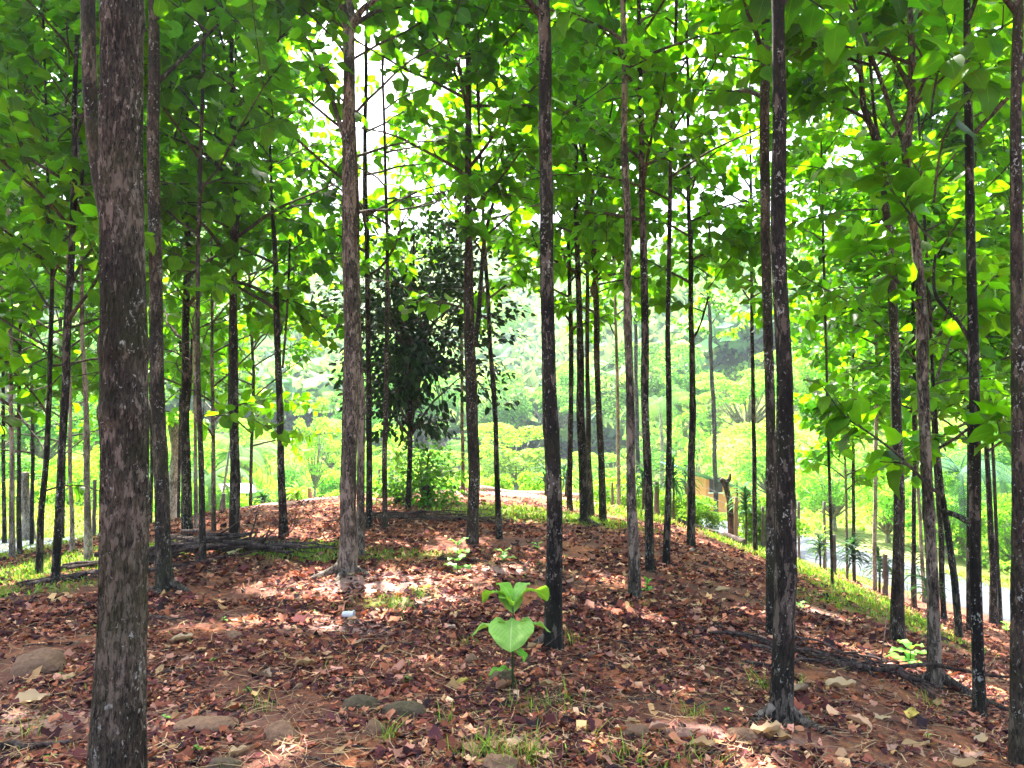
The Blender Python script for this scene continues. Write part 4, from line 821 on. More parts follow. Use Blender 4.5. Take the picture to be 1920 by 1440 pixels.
def seedling(px, py, hpx, npair, label, L=.15, col=LB, wid=.62, name='seedling', lean=0, group='small seedlings'):
    q = G(px, py); D = q[1]; H = hpx * D / F_PX; root = thing(name, label, 'seedling', q, group)
    m = MB(); m.tube(np.array([q - [0, 0, .02], q + [lean * .5, 0, H * .5], q + [lean, 0, H]]), [.006, .005, .003], 6); part('stem', m, M_STEM, root); a = RS.rand() * 3
    for k in range(npair):
        f = (k + .6) / npair; a += 1.57 + RS.randn() * .2
        for s in (0, math.pi): add_leaf(root, list(q + [lean * f, 0, H * f]), a + s + RS.randn() * .15, L * RS.uniform(.75, 1.15) * (1.1 - .3 * f), wid, dg(RS.uniform(15, 35) + 20 * f), dg(RS.uniform(40, 80)), np.array(col) * RS.uniform(.8, 1.2))
    return root
seedling(858, 1076, 58, 4, 'small three tiered seedling left of the tall split trunk foot', .21, (.12, .30, .07))
seedling(945, 1055, 22, 3, 'low seedling with a long pale leaf right of the tall speckled trunk', .16, (.14, .30, .07))
seedling(1008, 1030, 10, 2, 'tiny seedling beside the straight dark trunk', .11, (.12, .32, .04))
seedling(1214, 1112, 26, 4, 'bright little weed at the foot of the brown peeling trunk', .09, (.10, .38, .02))
seedling(1708, 1255, 40, 4, 'bushy bright seedling between the forked trunks on the right', .20, (.14, .38, .06))
seedling(1489, 1145, 14, 2, 'small weed against the right side of the big black trunk', .10, (.10, .36, .02))
seedling(1888, 1185, 14, 3, 'bright weed near the road at the right edge', .18, (.12, .36, .03))
seedling(1702, 1122, 50, 3, 'tall leafy sprout at the foot of the slope edge on the right', .22, (.12, .30, .05))
seedling(1500, 1140, 8, 2, 'small leafy sprout right of the big black trunk', .10, (.12, .3, .05))
for (px, py) in [(40, 1300), (110, 1270), (128, 1275), (400, 1240), (465, 1298), (180, 1180), (420, 1165), (590, 1152), (370, 1410), (765, 1280), (1010, 1060), (985, 1085), (1290, 1195), (1340, 1060), (1060, 1048), (1590, 1170), (1365, 1335), (95, 1425), (310, 1352), (555, 1118), (1740, 1385), (880, 1105), (1130, 1090), (1550, 1240)]:
    seedling(px, py, RS.uniform(5, 9), 2, 'tiny green sprout in the leaf litter', RS.uniform(.03, .05), (.10, .26, .03), name='sprout', group='tiny sprouts in the litter')

# ------------------------------------------------------------------ dracaenas, palms, fence, log, roadside things
def dracaena(px, py, D, hpx, n, Ll, label, col=(.02, .065, .02), stem=True, kind='dracaena', spread=1.0):
    b = P(px, py, D); b[2] = float(hgt(b[0], b[1])); top = P(px, py - hpx, D)[2]; H = max(.3, top - b[2]); root = thing(kind, label, 'plant', b, 'spiky plants along the fence')
    m = MB(); m.tube(np.array([b - [0, 0, .1], b + [.02, 0, H * .5], b + [0, 0, H * .9]]), [.03, .025, .02], 7); part('stem', m, M_TWIG, root)
    pos, d, up, sz, cc = [], [], [], [], []; ml = MB(); nu = 6
    for k in range(n):
        f = RS.uniform(.35, 1); a = k * 2.4 + RS.randn() * .3; el = dg(10 + 60 * f + RS.randn() * 12); L = Ll * RS.uniform(.7, 1.1); p = b + [0, 0, H * (.25 + .7 * f)]; pts = [p]; e = el
        for s in range(nu - 1): p = p + np.array([math.cos(a) * math.cos(e), math.sin(a) * math.cos(e), math.sin(e)]) * L / (nu - 1); e -= dg(16 + 14 * RS.rand()); pts.append(p)
        pts = np.array(pts); s_ = np.array([-math.sin(a), math.cos(a), 0]); w_ = np.array([.5, .9, 1, .85, .5, .05])[:, None] * L * .055 * spread
        V = np.stack([pts - s_ * w_, pts + [0, 0, -.01], pts + s_ * w_], 1).reshape(-1, 3); Fq = []
        for q_ in range(nu - 1): o = 3 * q_; Fq += [[o, o + 1, o + 4, o + 3], [o + 1, o + 2, o + 5, o + 4]]
        ml.add(V, Fq, np.array(col) * math.exp(RS.randn() * .25))
    part('leaves', ml, M_LEAF_FAR, root); return root
DK = (.022, .07, .03)
dracaena(1262, 935, 18.5, 75, 70, .75, 'dark drooping spiky plant right of the bowed slender trunk', DK)
dracaena(1205, 935, 18.5, 60, 50, .65, 'dark spiky plant behind the two trunks right of centre', DK)
dracaena(1022, 925, 19.0, 40, 36, .6, 'dark spiky plant at the right end of the fallen log', DK); dracaena(1060, 925, 19.0, 42, 36, .6, 'dark spiky plant behind the thin leaning trunk with the flared foot', DK)
dracaena(1398, 975, 17.5, 62, 70, .55, 'blue green spiky plant beside the tan fence post', (.04, .11, .06)); dracaena(1382, 935, 20, 40, 30, .5, 'yellow green spiky plant behind the tan fence post', (.12, .22, .03))
dracaena(1537, 1052, 19.5, 42, 60, .45, 'spiky plant left of the fence post by the road', (.03, .085, .04)); dracaena(1543, 1020, 22, 30, 22, .45, 'bright spiky top behind the plant left of the roadside post', (.14, .28, .04))
dracaena(1600, 1070, 18.5, 52, 90, .55, 'wide dark spiky plant at the foot of the two saplings', DK); dracaena(1648, 1085, 18.0, 55, 50, .5, 'tall spiky plant right of the two saplings', DK); dracaena(1660, 1095, 17.4, 42, 40, .45, 'spiky plant just left of the forked trunk pair', DK)
dracaena(1740, 1120, 14.5, 32, 40, .45, 'dark spiky plant behind the V trunk', DK); dracaena(1715, 1090, 18, 60, 30, .5, 'leaning spiky plant by the road between the forked trunks', DK)
dracaena(492, 975, 19.5, 32, 60, .5, 'dark spiky plant right of the double stemmed trunk', DK); dracaena(556, 972, 20.5, 42, 60, .6, 'yellow green spiky plant left of the orange post', (.16, .30, .04))
dracaena(744, 955, 18, 100, 46, .75, 'tall pale spiky plant left of the dense dark tree', (.13, .24, .07)); dracaena(1285, 905, 20, 25, 30, .6, 'dark spiky plant behind the straight black trunk', DK)

M_POST = mat_simple('post_wood', (.26, .15, .10), .35, 12, .85, .5, .01); M_POSTD = mat_simple('post_grey', (.10, .08, .07), .35, 12, .85, .5, .01)
m_, nt, out = newmat('galvanised'); M_WIRE = m_; p = principled(nt, out, (.16, .16, .17), .6); p.inputs['Metallic'].default_value = .3
def post(px, yb, yt, w_, D, mat, label=None, root=None, name='post', lean=0):
    b = P(px, yb, D); b[2] = float(hgt(b[0], b[1])); t_ = P(px + lean, yt, D); r = w_ * D / F_PX / 2; m = MB(); n = 9; f = np.linspace(0, 1, n)[:, None]; pt = (b - [0, 0, .15]) + (t_ - b + [0, 0, .15]) * f; pt[1:-1] += RS.randn(n - 2, 3) * r * .12
    m.tube(pt, r * (1.08 - .15 * f[:, 0]) * (1 + .08 * RS.randn(n)), 10)
    if root is None: return single(name, m, mat, b, label, 'post')
    return part(name, m, mat, root)
PT = [(1098, 945, 905, 6, 19.5), (1148, 940, 905, 5, 20), (1231, 938, 902, 10, 19), (1291, 950, 898, 6, 18.3), (1380, 978, 932, 8, 17.3), (1430, 1000, 950, 6, 17.8), (1490, 1030, 985, 6, 18.5), (1562, 1055, 1002, 10, 18.6), (1660, 1098, 1040, 9, 17.0)]
b0 = P(1098, 945, 19.5); fr = thing('wire_fence', 'wire fence with tan and dark posts running down the slope edge on the right', 'fence', (b0[0], b0[1], float(hgt(b0[0], b0[1]))))
tops = []
for (px, yb, yt, w_, D) in PT:
    post(px, yb, yt, w_, D, M_POST if px in (1380, 1291) else M_POSTD, root=fr); tops.append((P(px, yt, D), P(px, yb, D)))
for f in (.12, .42, .72):
    m = MB(); m.tube(catmull([a_ + (b_ - a_) * f + [0, 0, 0] for a_, b_ in tops], 4), .0035, 5); part('wire', m, M_WIRE, fr)
PL = [(-60, 955, 895, 8, 16), (196 - 18, 960, 900, 7, 17.5), (420, 985, 925, 6, 19)]
b0 = P(-60, 955, 16); fl = thing('wire_fence', 'single stranded wire fence behind the thin trunks at left', 'fence', (b0[0], b0[1], float(hgt(b0[0], b0[1])))); tops = []
for (px, yb, yt, w_, D) in PL: post(px, yb, yt, w_, D, M_POSTD, root=fl); tops.append(P(px, yt + 4, D))
m = MB(); m.tube(catmull([tops[0], (tops[0] + tops[1]) / 2 - [0, 0, .05], tops[1], (tops[1] + tops[2]) / 2 - [0, 0, .06], tops[2]], 4), .004, 5); part('wire', m, M_WIRE, fl)
post(585, 968, 915, 9, 20.5, M_POST, 'orange brown post on the pinkish ground left of the stout forked trunk', lean=-5)
post(506, 965, 938, 6, 20.5, M_POST, 'short orange stake in the dark spiky plant at left'); post(868, 940, 893, 9, 22, mat_simple('pale_post', (.5, .38, .28), .2), 'pale worn post left of the tall speckled trunk')
post(1497, 1000, 940, 5, 24, M_POSTD, 'thin grey dead stake right of the big black trunk'); post(1545, 985, 940, 5, 25, M_POSTD, 'thin dark stump in the scrub right of the big black trunk')
post(711, 905, 880, 5, 24, M_POSTD, 'small grey stake in the green scrub left of centre')
# cut trunk with a knobby top beside the fence
b = P(1372, 965, 18.2); b[2] = float(hgt(b[0], b[1])); root = thing('pollarded_stump', 'knobby cut off tree stump in front of the orange wall', 'stump', b); k = 18.2 / F_PX
m = MB(); m.tube(np.array([b - [0, 0, .1], P(1368, 940, 18.2), P(1362, 915, 18.2), P(1359, 903, 18.2)]), [7 * k, 5.5 * k, 5 * k, 7 * k], 10); part('trunk', m, M_DEAD, root)
for pts in ([(1359, 906, 5), (1354, 900, 5), (1352, 897, 4)], [(1361, 906, 5), (1368, 898, 3.5), (1369, 888, 2)]):
    m = MB(); m.tube(np.array([P(a_, c_, 18.2) for a_, c_, _ in pts]), [w_ * k for _, _, w_ in pts], 8); part('limb', m, M_DEAD, root)
b = P(50, 1008, 18.5); b[2] = float(hgt(b[0], b[1])); S = spine_from([(53, 1008, 24), (52, 960, 20), (50, 920, 17), (50, 885, 13)], 18.5, b); S[0, 2] = b[2] - .1
single('tree_stump', trunk_mesh(S, 30, .05, .4, 3, .25), BARK[3], b, 'tall pale weathered dead stump beside the road at left', 'stump')
b = P(322, 960, 19); b[2] = float(hgt(b[0], b[1])); S = spine_from([(322, 975, 22), (330, 900, 20), (330, 840, 24), (326, 790, 20)], 21, b); single('tree_stump', trunk_mesh(S, 24, .08, .3, 8, .3), BARK[3], b, 'pale dead trunk behind the slim white speckled trunk at left', 'stump')
# fallen log on the plateau rim
a = P(862, 940, 20.0); b = P(1092, 922, 20.6); a[2] = float(hgt(a[0], a[1])) + .1; b[2] = float(hgt(b[0], b[1])) + .16
m = MB(); f = np.linspace(0, 1, 16)[:, None]; m.tube(a + (b - a) * f + np.hstack([f * 0, f * 0, .03 * np.sin(f * 9)]), .11 + .02 * np.sin(f[:, 0] * 13), 14); single('fallen_log', m, mat_bark('log_bark', dark=(.30, .15, .12), mid=(.48, .33, .27), pale=(.66, .56, .48), moss=0, lich=0, peel=1), a, 'pale pinkish fallen log lying on the plateau rim at centre', 'log')
a = P(1270, 960, 17.6); a[2] = float(hgt(a[0], a[1])) + .06; b = P(1345, 965, 17.4); b[2] = float(hgt(b[0], b[1])) + .06; m = MB(); m.tube(a + (b - a) * f, .05, 8); single('fallen_log', m, M_DEAD, a, 'thin weathered log along the fence near the grassy slope edge', 'log')
a = P(1358, 962, 17.2); a[2] = float(hgt(a[0], a[1])) + .08; b = P(1395, 990, 16.6); b[2] = float(hgt(b[0], b[1])) + .08; m = MB(); m.tube(a + (b - a) * f, .08, 9); single('fallen_log', m, M_DEAD, a, 'short dark log below the blue green spiky plant', 'log')
# discarded clear plastic cup
m_, nt, out = newmat('cloudy_plastic'); M_PL = m_; p = principled(nt, out, (.82, .82, .80), .25, None, .5); p.inputs['Transmission Weight'].default_value = .45
q = G(653, 1160); root = thing('plastic_cup', 'cloudy plastic cup lying on its side in the sunlit patch', 'cup', q, rz=dg(-8)); r = .036
def lathe(prof, axis_x=True, n=28):
    a = np.linspace(0, 2 * math.pi, n, endpoint=False); V = np.array([[x, y * math.cos(t_), y * math.sin(t_)] for x, y in prof for t_ in a]); k = len(prof)
    i = np.arange(k - 1)[:, None] * n; j = np.arange(n)[None]; j2 = (j + 1) % n; return V, np.stack([i + j, i + j2, i + n + j2, i + n + j], -1).reshape(-1, 4)
V, Fq = lathe([(-.05, .0), (-.05, .024), (-.045, .027), (.045, .035), (.048, .0345), (.046, .032), (-.042, .0245), (-.046, 0)]); o = part('cup_wall', (V + [0, 0, .033], Fq, None), M_PL, root, np.zeros(3))
V, Fq = lathe([(.043, .036), (.043, .040), (.050, .040), (.050, .036), (.043, .036)]); part('rim', (V + [0, 0, .033], Fq, None), M_PL, root, np.zeros(3))

# small shelter with a white sheet roof
D = 30; z0 = float(hgt(P(445, 930, D)[0], D)); root = thing('shelter', 'small open shelter with a white sheet roof in the field at left', 'shelter', (P(445, 930, D)[0], D, z0))
M_WHITE = mat_simple('white_sheet', (.80, .82, .85), .06, 3, .4); c = [P(418, 926, D), P(482, 922, D), P(472, 906, D + 1.6), P(410, 907, D + 1.6)]
V = np.array(c + [q_ - [0, 0, .05] for q_ in c]); m = MB(); m.add(V, [[0, 1, 2, 3], [7, 6, 5, 4], [0, 4, 5, 1], [1, 5, 6, 2], [2, 6, 7, 3], [3, 7, 4, 0]]); part('roof', m, M_WHITE, root, smooth=False)
for (px, dd) in ((422, .05), (461, .05), (416, 1.5), (470, 1.5)):
    t_ = P(px, 922 if dd < 1 else 908, D + dd); m = MB(); m.box((t_[0], t_[1], (t_[2] + z0) / 2 - .12), (.09, .09, t_[2] - z0 + .15)); part('post', m, M_POSTD, root, smooth=False)
a = P(424, 941, D + .05); b = P(460, 941, D + .05); m = MB(); m.tube([a, (a + b) / 2, b], .03, 6); part('rail', m, M_POSTD, root)
# guy wire with its guard sleeve
D = 20.5; a = P(409, 985, D); a[2] = float(hgt(a[0], a[1])); b = P(432, 820, D); root = thing('guy_wire', 'slanting guy wire with a grey guard sleeve left of the double stemmed trunk', 'guy wire', a)
m = MB(); e = a + (P(470, 520, D) - a); m.tube([a, P(430, 840, D), P(452, 680, D), e], .012, 6); part('wire', m, M_WIRE, root); m = MB(); m.tube([P(411, 978, D), P(415, 950, D), P(417, 935, D)], .05, 10); part('sleeve', m, M_POSTD, root); m = MB(); m.tube([P(417, 935, D), P(423, 895, D), P(430, 845, D)], .03, 10); part('guard', m, M_WIRE, root)
# orange house under a blue green roof
D = 41; q0 = P(1352, 925, D); q1 = P(1404, 925, D); hx = (q0[0] + q1[0]) / 2; zf = P(1340, 940, D)[2] - .6; ze = P(1340, 898, D)[2]; zr = P(1340, 872, D)[2]; Wd = 3.0
root = thing('house', 'small orange walled house with a blue green metal roof behind the fence', 'house', (hx, D, zf)); x0, x1 = hx - 1.6, hx + .9
M_OR = mat_simple('orange_plaster', (.70, .28, .11), .12, 3, .8); M_TEAL = mat_simple('teal_metal', (.22, .48, .46), .08, 3, .35)
m = MB(); V = [(x0, D, zf), (x1, D, zf), (x1, D, ze - .75), (x0, D, ze), (x0, D + 4, zf), (x1, D + 4, zf), (x1, D + 4, ze - .75), (x0, D + 4, ze)]
m.add(V, [[0, 1, 2, 3], [5, 4, 7, 6], [4, 0, 3, 7], [1, 5, 6, 2], [3, 2, 6, 7]]); part('wall', m, M_OR, root, smooth=False)
m = MB(); n = 40; xs = np.linspace(0, 1, 2); ys = np.linspace(-.4, 4.4, n); zz = .03 * np.cos(np.arange(n) * math.pi)
V = []
for k, yy in enumerate(ys):
    V += [(x0 - 1.6, D + yy, ze + .72 + zz[k]), (x1 + .35, D + yy, ze - .80 + zz[k]), (x1 + .35, D + yy, ze - .84 + zz[k]), (x0 - 1.6, D + yy, ze + .68 + zz[k])]
i = np.arange(n - 1)[:, None] * 4; j = np.arange(4)[None]; j2 = (j + 1) % 4; m.add(V, np.stack([i + j, i + 4 + j, i + 4 + j2, i + j2], -1).reshape(-1, 4)); part('roof', m, M_TEAL, root, smooth=False)
m = MB(); m.box((x0 + .55, D - .03, zf + 1.5), (.7, .06, .8)); wn = part('window', m, mat_simple('dark_glass', (.03, .035, .04), .1, 2, .15), root, smooth=False)
m = MB(); m.box((x0 + .55, D - .045, zf + 1.06), (.86, .10, .06)); part('sill', m, M_WHITE, wn, np.array(root.location) * 1.0, smooth=False)
# power lines crossing the valley
for k, (p0, p1) in enumerate((((560, 1010), (1240, 520)), ((600, 1010), (1250, 545)), ((640, 1035), (1260, 600)))):
    a = P(p0[0], p0[1] - 40, 60); b = P(p1[0], p1[1], 34); m = MB(); f = np.linspace(0, 1, 12)[:, None]; m.tube(a + (b - a) * f - np.hstack([f * 0, f * 0, .5 * np.sin(f * 3.14)]), .018, 4)
    single('power_line', m, M_POSTD, a, ['uppermost', 'middle', 'lowest'][k] + ' of the thin power lines crossing the hazy valley', 'power line')

# ------------------------------------------------------------------ trees and bushes beyond the plantation
def lobes_tree(name, n_leaf, lobes, ls, col, trunk=True, flat=1.0, th=.25, var=.3):
    root = thing(name, 'x', 'tree', (0, 0, -200)); ml, mw = MB(), MB(); L = np.array(lobes, float); wgt = L[:, 3] ** 2; k = RS.choice(len(L), n_leaf, p=wgt / wgt.sum())
    d = norm(RS.randn(n_leaf, 3)); d[:, 2] = np.where(d[:, 2] < -.3, -d[:, 2], d[:, 2]); rr = RS.uniform(.55, 1.05, n_leaf) ** .6
    pos = L[k, :3] + d * (L[k, 3] * rr)[:, None] * [1, 1, flat]; loc = np.array([0, 0, -200.])
    lcol = np.array(col) * np.exp(RS.randn(len(L), 1) * .18)[k] * np.exp(RS.randn(n_leaf, 1) * var)
    s = ls * RS.uniform(.6, 1.3, n_leaf); t_ = norm(d * .5 + RS.randn(n_leaf, 3) * .7 + [0, 0, .4]); x = norm(np.cross(t_, RS.randn(n_leaf, 3))); y = np.cross(t_, x)
    V = np.stack([pos - x * s[:, None] * .5, pos - y * s[:, None] * .28, pos + x * s[:, None] * .5 - t_ * s[:, None] * .12, pos + y * s[:, None] * .28], 1).reshape(-1, 3) + loc
    ml.add(V, np.arange(4 * n_leaf).reshape(-1, 4), np.repeat(lcol, 4, 0))
    if trunk:
        c = L[:, :3].mean(0); fork = np.array([c[0] * .3, c[1] * .3, L[:, 2].min() * .55]); mw.tube(np.array([[0, 0, -.5], fork * [.5, .5, .5], fork]) + loc, [th * 1.3, th, th * .85], 10)
        for l in L: a = fork; b = l[:3] - [0, 0, l[3] * .3]; mid = (a + b) / 2 + RS.randn(3) * .2 + [0, 0, .2]; mw.tube(np.array([a, mid, b]) + loc, [th * .5, th * .3, th * .1], 6)
        part('trunk', mw, BARK[3], root, loc)
    part('crown', ml, M_LEAF_FAR, root, loc, smooth=False); return root
def rnd_lobes(n, R, z0, z1, r0, r1, shell=.8):
    o = []
    for k in range(n):
        f = (k + .5) / n; a = k * 2.4 + RS.rand(); z = z0 + (z1 - z0) * RS.rand(); kk = math.sqrt(max(.05, 1 - ((z - (z0 + z1) / 2) / ((z1 - z0) * .62)) ** 2)); rr = R * kk * shell * math.sqrt(RS.rand()); o.append((rr * math.cos(a), rr * math.sin(a), z, RS.uniform(r0, r1)))
    return o
YG = (.15, .31, .06); MG = (.13, .27, .04); DG = (.035, .10, .03)
PR = [lobes_tree('broadleaf_tree', 7000, rnd_lobes(22, 3.6, 3.2, 9.0, .9, 1.7), .30, YG),
      lobes_tree('rain_tree', 7500, rnd_lobes(30, 5.2, 6.2, 9.4, .9, 1.6, 1.0), .28, YG, flat=.42),
      lobes_tree('bushy_tree', 6000, rnd_lobes(20, 3.0, 1.2, 7.2, .9, 1.6), .28, MG),
      lobes_tree('airy_tree', 3600, rnd_lobes(26, 3.2, 3.6, 10.0, .5, 1.0, 1.0), .26, YG, th=.16),
      lobes_tree('scrub_bush', 2600, rnd_lobes(12, 1.4, .3, 2.2, .5, .9), .20, MG, th=.06)]
for p_ in PR[-1:]: p_['category'] = 'bush'
used = [0] * len(PR)
def far(kind, px, ytop, D, wpx, label, tint=(1, 1, 1), grp=None):
    p = P(px, 860, D); z = float(hgt(p[0], p[1])); H0 = (9.8, 9.9, 8.2, 10.6, 2.9)[kind]; W0 = (8.6, 12, 7.6, 7.4, 4.0)[kind]
    H = max(1.2, P(px, ytop, D)[2] - z); sw = wpx * D / F_PX / W0; sh = H / H0
    o = dup(PR[kind], (p[0], p[1], z - .1), RS.rand() * 6.28, (sw, sw, sh), label, (*tint, 1)); o['group'] = grp or 'trees beyond the road'; return o
BT = [(0, 968, 800, 58, 230, 'round golden green tree in the middle of the valley view', (1.25, 1.0, .7)), (3, 590, 745, 44, 120, 'airy yellow green tree in the gap left of the stout forked trunk', (1.2, 1.1, 1)), (0, 620, 790, 62, 170, 'low yellow green tree behind the airy one at left', (1, 1.05, 1)),
      (2, 548, 870, 40, 90, 'dark bushy tree behind the white roofed shelter', (.5, .75, 1.2)), (0, 735, 800, 50, 120, 'yellow green tree behind the tall pale spiky plant', (1.2, 1.1, .8)), (2, 680, 850, 46, 120, 'green bushy tree just right of the stout forked trunk', (1.1, 1.1, 1)), (3, 860, 790, 70, 150, 'hazy tree left of the golden green tree', (.7, .8, 1.2)),
      (1, 1545, 640, 52, 300, 'tall flat layered tree right of the big black trunk', (1.05, 1.1, 1)), (1, 1400, 690, 58, 260, 'flat layered tree left of the big black trunk', (1, 1.1, 1.1)), (0, 1440, 800, 44, 200, 'rounded light green tree below the flat layered trees', (1.1, 1.1, 1)), (0, 1560, 850, 36, 190, 'bright rounded tree behind the two saplings', (1.05, 1.1, .9)), (2, 1660, 860, 33, 150, 'bushy green tree across the road between the forked trunks', (1.2, 1.25, 1)),
      (1, 1650, 720, 60, 240, 'layered tree high behind the forked trunks', (.8, .95, 1.1)), (2, 1770, 880, 30, 170, 'leafy bank tree across the road behind the V trunk', (1.3, 1.3, 1)), (0, 1850, 800, 40, 210, 'grey green tree behind the thin roadside trunks', (.6, .75, 1)), (2, 1895, 930, 28, 150, 'bright bush like tree at the right edge across the road', (1.3, 1.3, 1)), (0, 1930, 700, 46, 240, 'tall tree behind the right edge of the picture', (.9, 1, 1)),
      (3, 1215, 790, 64, 130, 'airy hazy tree right of the close trio', (.8, .9, 1.1)), (0, 1120, 850, 60, 150, 'low round tree behind the close trio', (1.1, 1.1, .8)), (3, 1300, 760, 48, 110, 'airy tree behind the dark spiky plant', (.9, 1, 1)), (2, 1285, 880, 50, 120, 'green bush like tree left of the orange house', (1.3, 1.2, .9)), (1, 1310, 820, 75, 200, 'hazy flat topped tree above the orange house', (.9, 1, 1.1)),
      (2, 20, 850, 26, 190, 'dark green leafy tree at the far left behind the road', (.55, .7, 1)), (2, 130, 860, 27, 150, 'bright leafy tree behind the thin trunks at left', (1.3, 1.3, .9)), (2, 215, 830, 30, 170, 'leafy tree behind the thickest trunk', (1.1, 1.2, 1)), (0, 320, 780, 34, 180, 'yellow green tree behind the white speckled trunk', (1.1, 1.1, 1)), (0, 60, 700, 40, 300, 'big green tree filling the far left background', (.7, .9, 1)), (0, 200, 720, 44, 260, 'tall yellow green tree behind the wavy brown trunk', (1, 1.1, 1)), (0, 460, 790, 48, 180, 'yellow green tree above the white roofed shelter', (1.1, 1.1, 1)),
      (1, 830, 840, 56, 160, 'flat light green tree behind the speckled split trunk', (1.05, 1.1, .9)), (3, 1480, 700, 70, 170, 'airy tree between the two flat layered trees', (.8, .95, 1.1)), (1, 1780, 640, 75, 300, 'hazy layered tree high on the right hillside', (.7, .9, 1.1)), (0, 1590, 700, 80, 200, 'hazy rounded tree above the layered ones on the right', (.7, .9, 1.1))]
for (kind, px, yt, D, wp, lb, ti) in BT: far(kind, px, yt, D, wp, lb, ti)
for k in range(62):
    D = RS.uniform(24, 48); px = RS.uniform(-60, 2000); p = P(px, 860, D)
    if np.min(np.hypot(ROAD[:, 0] - p[0], ROAD[:, 1] - p[1])) < 3.4 or (p[0] > 7 and p[1] < 30 and p[0] < 15) or (1250 < px < 1420): continue
    z = float(hgt(p[0], p[1])); o = dup(PR[4], (p[0], p[1], z - .1), RS.rand() * 6.28, RS.uniform(.45, .95), 'bright green scrub bush in the field beyond the road', (*(np.array([1.3, 1.25, .9]) * RS.uniform(.7, 1.3)), 1)); o['group'] = 'scrub bushes beyond the road'
for (px, D, sc_) in [(1245, 19.5, .26), (1275, 19.6, .30), (1305, 19.2, .34), (1330, 18.8, .22), (1412, 18.4, .42), (1428, 18.8, .5), (1448, 18.8, .48), (1470, 19.2, .42), (1180, 21.5, .3), (1130, 21.5, .3), (1000, 23, .45), (940, 23, .4), (640, 23.5, .4), (1212, 21, .4), (1290, 21.5, .4)]:
    p = P(px, 950, D); z = float(hgt(p[0], p[1])); o = dup(PR[4], (p[0], p[1], z - .05), RS.rand() * 6.28, sc_, 'low leafy bush growing along the wire fence', (*(np.array([.9, .95, .8]) * RS.uniform(.5, 1.1)), 1)); o['group'] = 'bushes along the fence'
for k in range(60):     # hillside trees one can still tell apart
    D = RS.uniform(70, 150); px = RS.uniform(-80, 2000); p = P(px, 860, D); z = float(hgt(p[0], p[1])); kk = RS.choice([0, 1, 2]); s = RS.uniform(.8, 1.5)
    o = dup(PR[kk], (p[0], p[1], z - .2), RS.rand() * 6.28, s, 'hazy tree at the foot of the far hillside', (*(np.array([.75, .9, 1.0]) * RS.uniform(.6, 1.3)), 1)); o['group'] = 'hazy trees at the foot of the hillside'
for p_ in PR:
    for ch in list(p_.children): bpy.data.objects.remove(ch)
    bpy.data.objects.remove(p_)
# palms
def palm(px, ytop, D, nf, L, label, col=(.10, .22, .05), th=.14):
    p = P(px, 900, D); z = float(hgt(p[0], p[1])); top = P(px, ytop, D); root = thing('palm_tree', label, 'palm', (p[0], p[1], z), 'palms beyond the road'); m = MB()
    b = np.array([p[0], p[1], z]); tp = np.array([p[0], p[1], top[2]]); m.tube(np.array([b - [0, 0, .2], (b + tp) / 2 + [.1, 0, 0], tp]), [th * 1.3, th, th * .9], 10); part('trunk', m, BARK[3], root)
    for k in range(nf):
        a = k * 2.4; e = dg(RS.uniform(0, 75)); q_ = tp; pts = [q_]; n = 12
        for s in range(n): q_ = q_ + np.array([math.cos(a) * math.cos(e), math.sin(a) * math.cos(e), math.sin(e)]) * L / n; e -= dg(10 + 3 * RS.rand()); pts.append(q_)
        pts = np.array(pts); mf = MB(); mf.tube(pts, np.linspace(.03, .006, n + 1), 4, np.array(col)); s_ = np.array([-math.sin(a), math.cos(a), 0]); us = np.repeat(np.linspace(.12, 1, 34), 2); sg = np.tile([-1, 1], 34)
        c_ = np.stack([np.interp(us * n, np.arange(n + 1), pts[:, i_]) for i_ in range(3)], -1); ln = L * .26 * np.sin(np.clip(us, 0, 1) * 2.6 + .4); tn_ = norm(pts[-1] - pts[0]); d = norm(sg[:, None] * s_ + tn_ * .55 + np.array([0, 0, -.45])); w2 = tn_ * .022
        V = np.stack([c_ - w2, c_ + w2, c_ + d * ln[:, None] + w2 * .2, c_ + d * ln[:, None] - w2 * .2], 1).reshape(-1, 3); mf.add(V, np.arange(len(V)).reshape(-1, 4), np.array(col)); part('frond', mf, M_LEAF_FAR, root, smooth=False)
palm(446, 850, 36, 22, 2.8, 'drooping palm above the white roofed shelter'); palm(395, 895, 27, 14, 2.2, 'low palm behind the thin brown trunk at left', (.06, .15, .04)); palm(1800, 890, 30, 18, 3.2, 'blue green palm across the road behind the V trunk', (.05, .13, .09)); palm(1240, 760, 60, 18, 5, 'hazy palm behind the bowed slender trunk')
palm(1880, 905, 32, 14, 3.2, 'small palm behind the thin roadside trunks', (.06, .15, .05))

# field scrub and the wooded mountain: masses nobody could count
def quads(pos, s, col, tilt=.7):
    n = len(pos); t_ = norm(RS.randn(n, 3) * tilt + [0, 0, .5]); x = norm(np.cross(t_, RS.randn(n, 3))); y = np.cross(t_, x); s = s[:, None]
    V = np.stack([pos - x * s * .5, pos - y * s * .3, pos + x * s * .5 - t_ * s * .15, pos + y * s * .3], 1).reshape(-1, 3); return V, np.arange(4 * n).reshape(-1, 4), np.repeat(col, 4, 0)
n = 60000; D = 22 * (110 / 22) ** RS.rand(n); x = RS.uniform(-.85, .85, n) * D; keep = np.ones(n, bool)
for k in range(0, n, 20000):
    dd = np.sqrt(((x[k:k + 20000, None] - ROAD[None, :, 0]) ** 2 + (D[k:k + 20000, None] - ROAD[None, :, 1]) ** 2).min(1)); keep[k:k + 20000] = dd > 2.6
keep &= ~((x > -15) & (x < 13) & (D < 33)) & ~((x > -15) & (x < -8) & (D < 36)) & ~((x > 7) & (x < 17) & (D < 36) & (D > 24)); x, D = x[keep], D[keep]
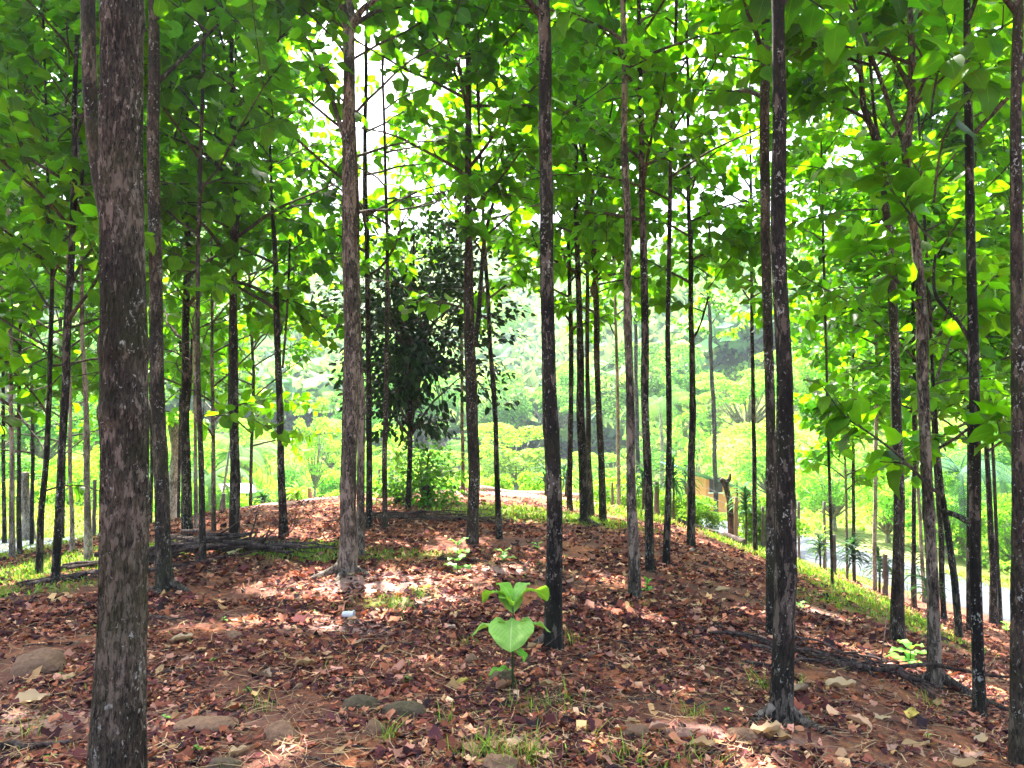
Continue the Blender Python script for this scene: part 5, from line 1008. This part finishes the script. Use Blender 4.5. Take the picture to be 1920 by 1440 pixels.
hh = (.25 + 1.5 * np.maximum(0, fbm(x * .22, D * .22, 61, 3) - .42)) * (1 + D / 60); z = hgt(x, D) + hh * RS.rand(len(x)) ** .6
g = np.array([.15, .31, .055]) * np.exp(RS.randn(len(x), 1) * .25) * (1 + np.array([.25, .0, 0]) * sstep(.4, .6, fbm(x * .1, D * .1, 8, 2))[:, None])
m = MB(); m.add(*quads(np.stack([x, D, z], -1), .10 + .006 * D * RS.uniform(.7, 1.5, len(x)), g)); single('scrub', m, M_LEAF_FAR, (0, 0, 0), 'bright yellow green scrub and weeds covering the field beyond the road', 'scrub', kind='stuff', smooth=False)
nt_ = 5200; D = 85 * (430 / 85) ** RS.rand(nt_); x = RS.uniform(-.8, .8, nt_) * D; zb = hgt(x, D); R = RS.uniform(2.4, 4.6, nt_) * (1 + D / 500); m = MB(); per = 46
k = np.repeat(np.arange(nt_), per); d = norm(RS.randn(len(k), 3)); d[:, 2] = np.abs(d[:, 2]) * .9 + .05; pos = np.stack([x[k], D[k], zb[k] + R[k] * .6], -1) + d * (R[k] * RS.uniform(.7, 1.05, len(k)))[:, None] * [1, 1, .9]
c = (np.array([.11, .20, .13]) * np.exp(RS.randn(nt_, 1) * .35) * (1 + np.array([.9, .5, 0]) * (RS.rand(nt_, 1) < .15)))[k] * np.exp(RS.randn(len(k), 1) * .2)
m.add(*quads(pos, R[k] * RS.uniform(.35, .6, len(k)), c, .9)); single('hillside_forest', m, M_LEAF_FAR, (0, 0, 0), 'hazy blue green forest covering the far mountainside', 'forest', kind='stuff', smooth=False)

# ------------------------------------------------------------------ haze
m_, nt, out = newmat('haze_air'); pv = N(nt, 'ShaderNodeVolumePrincipled'); pv.inputs['Color'].default_value = (.72, .87, 1.0, 1); pv.inputs['Density'].default_value = .0006; pv.inputs['Anisotropy'].default_value = .25
nt.links.new(pv.outputs[0], out.inputs['Volume']); m = MB(); m.box((0, 620, 66), (2600, 1560, 156)); o = single('haze', m, m_, (0, 620, 66), kind='stuff', smooth=False)
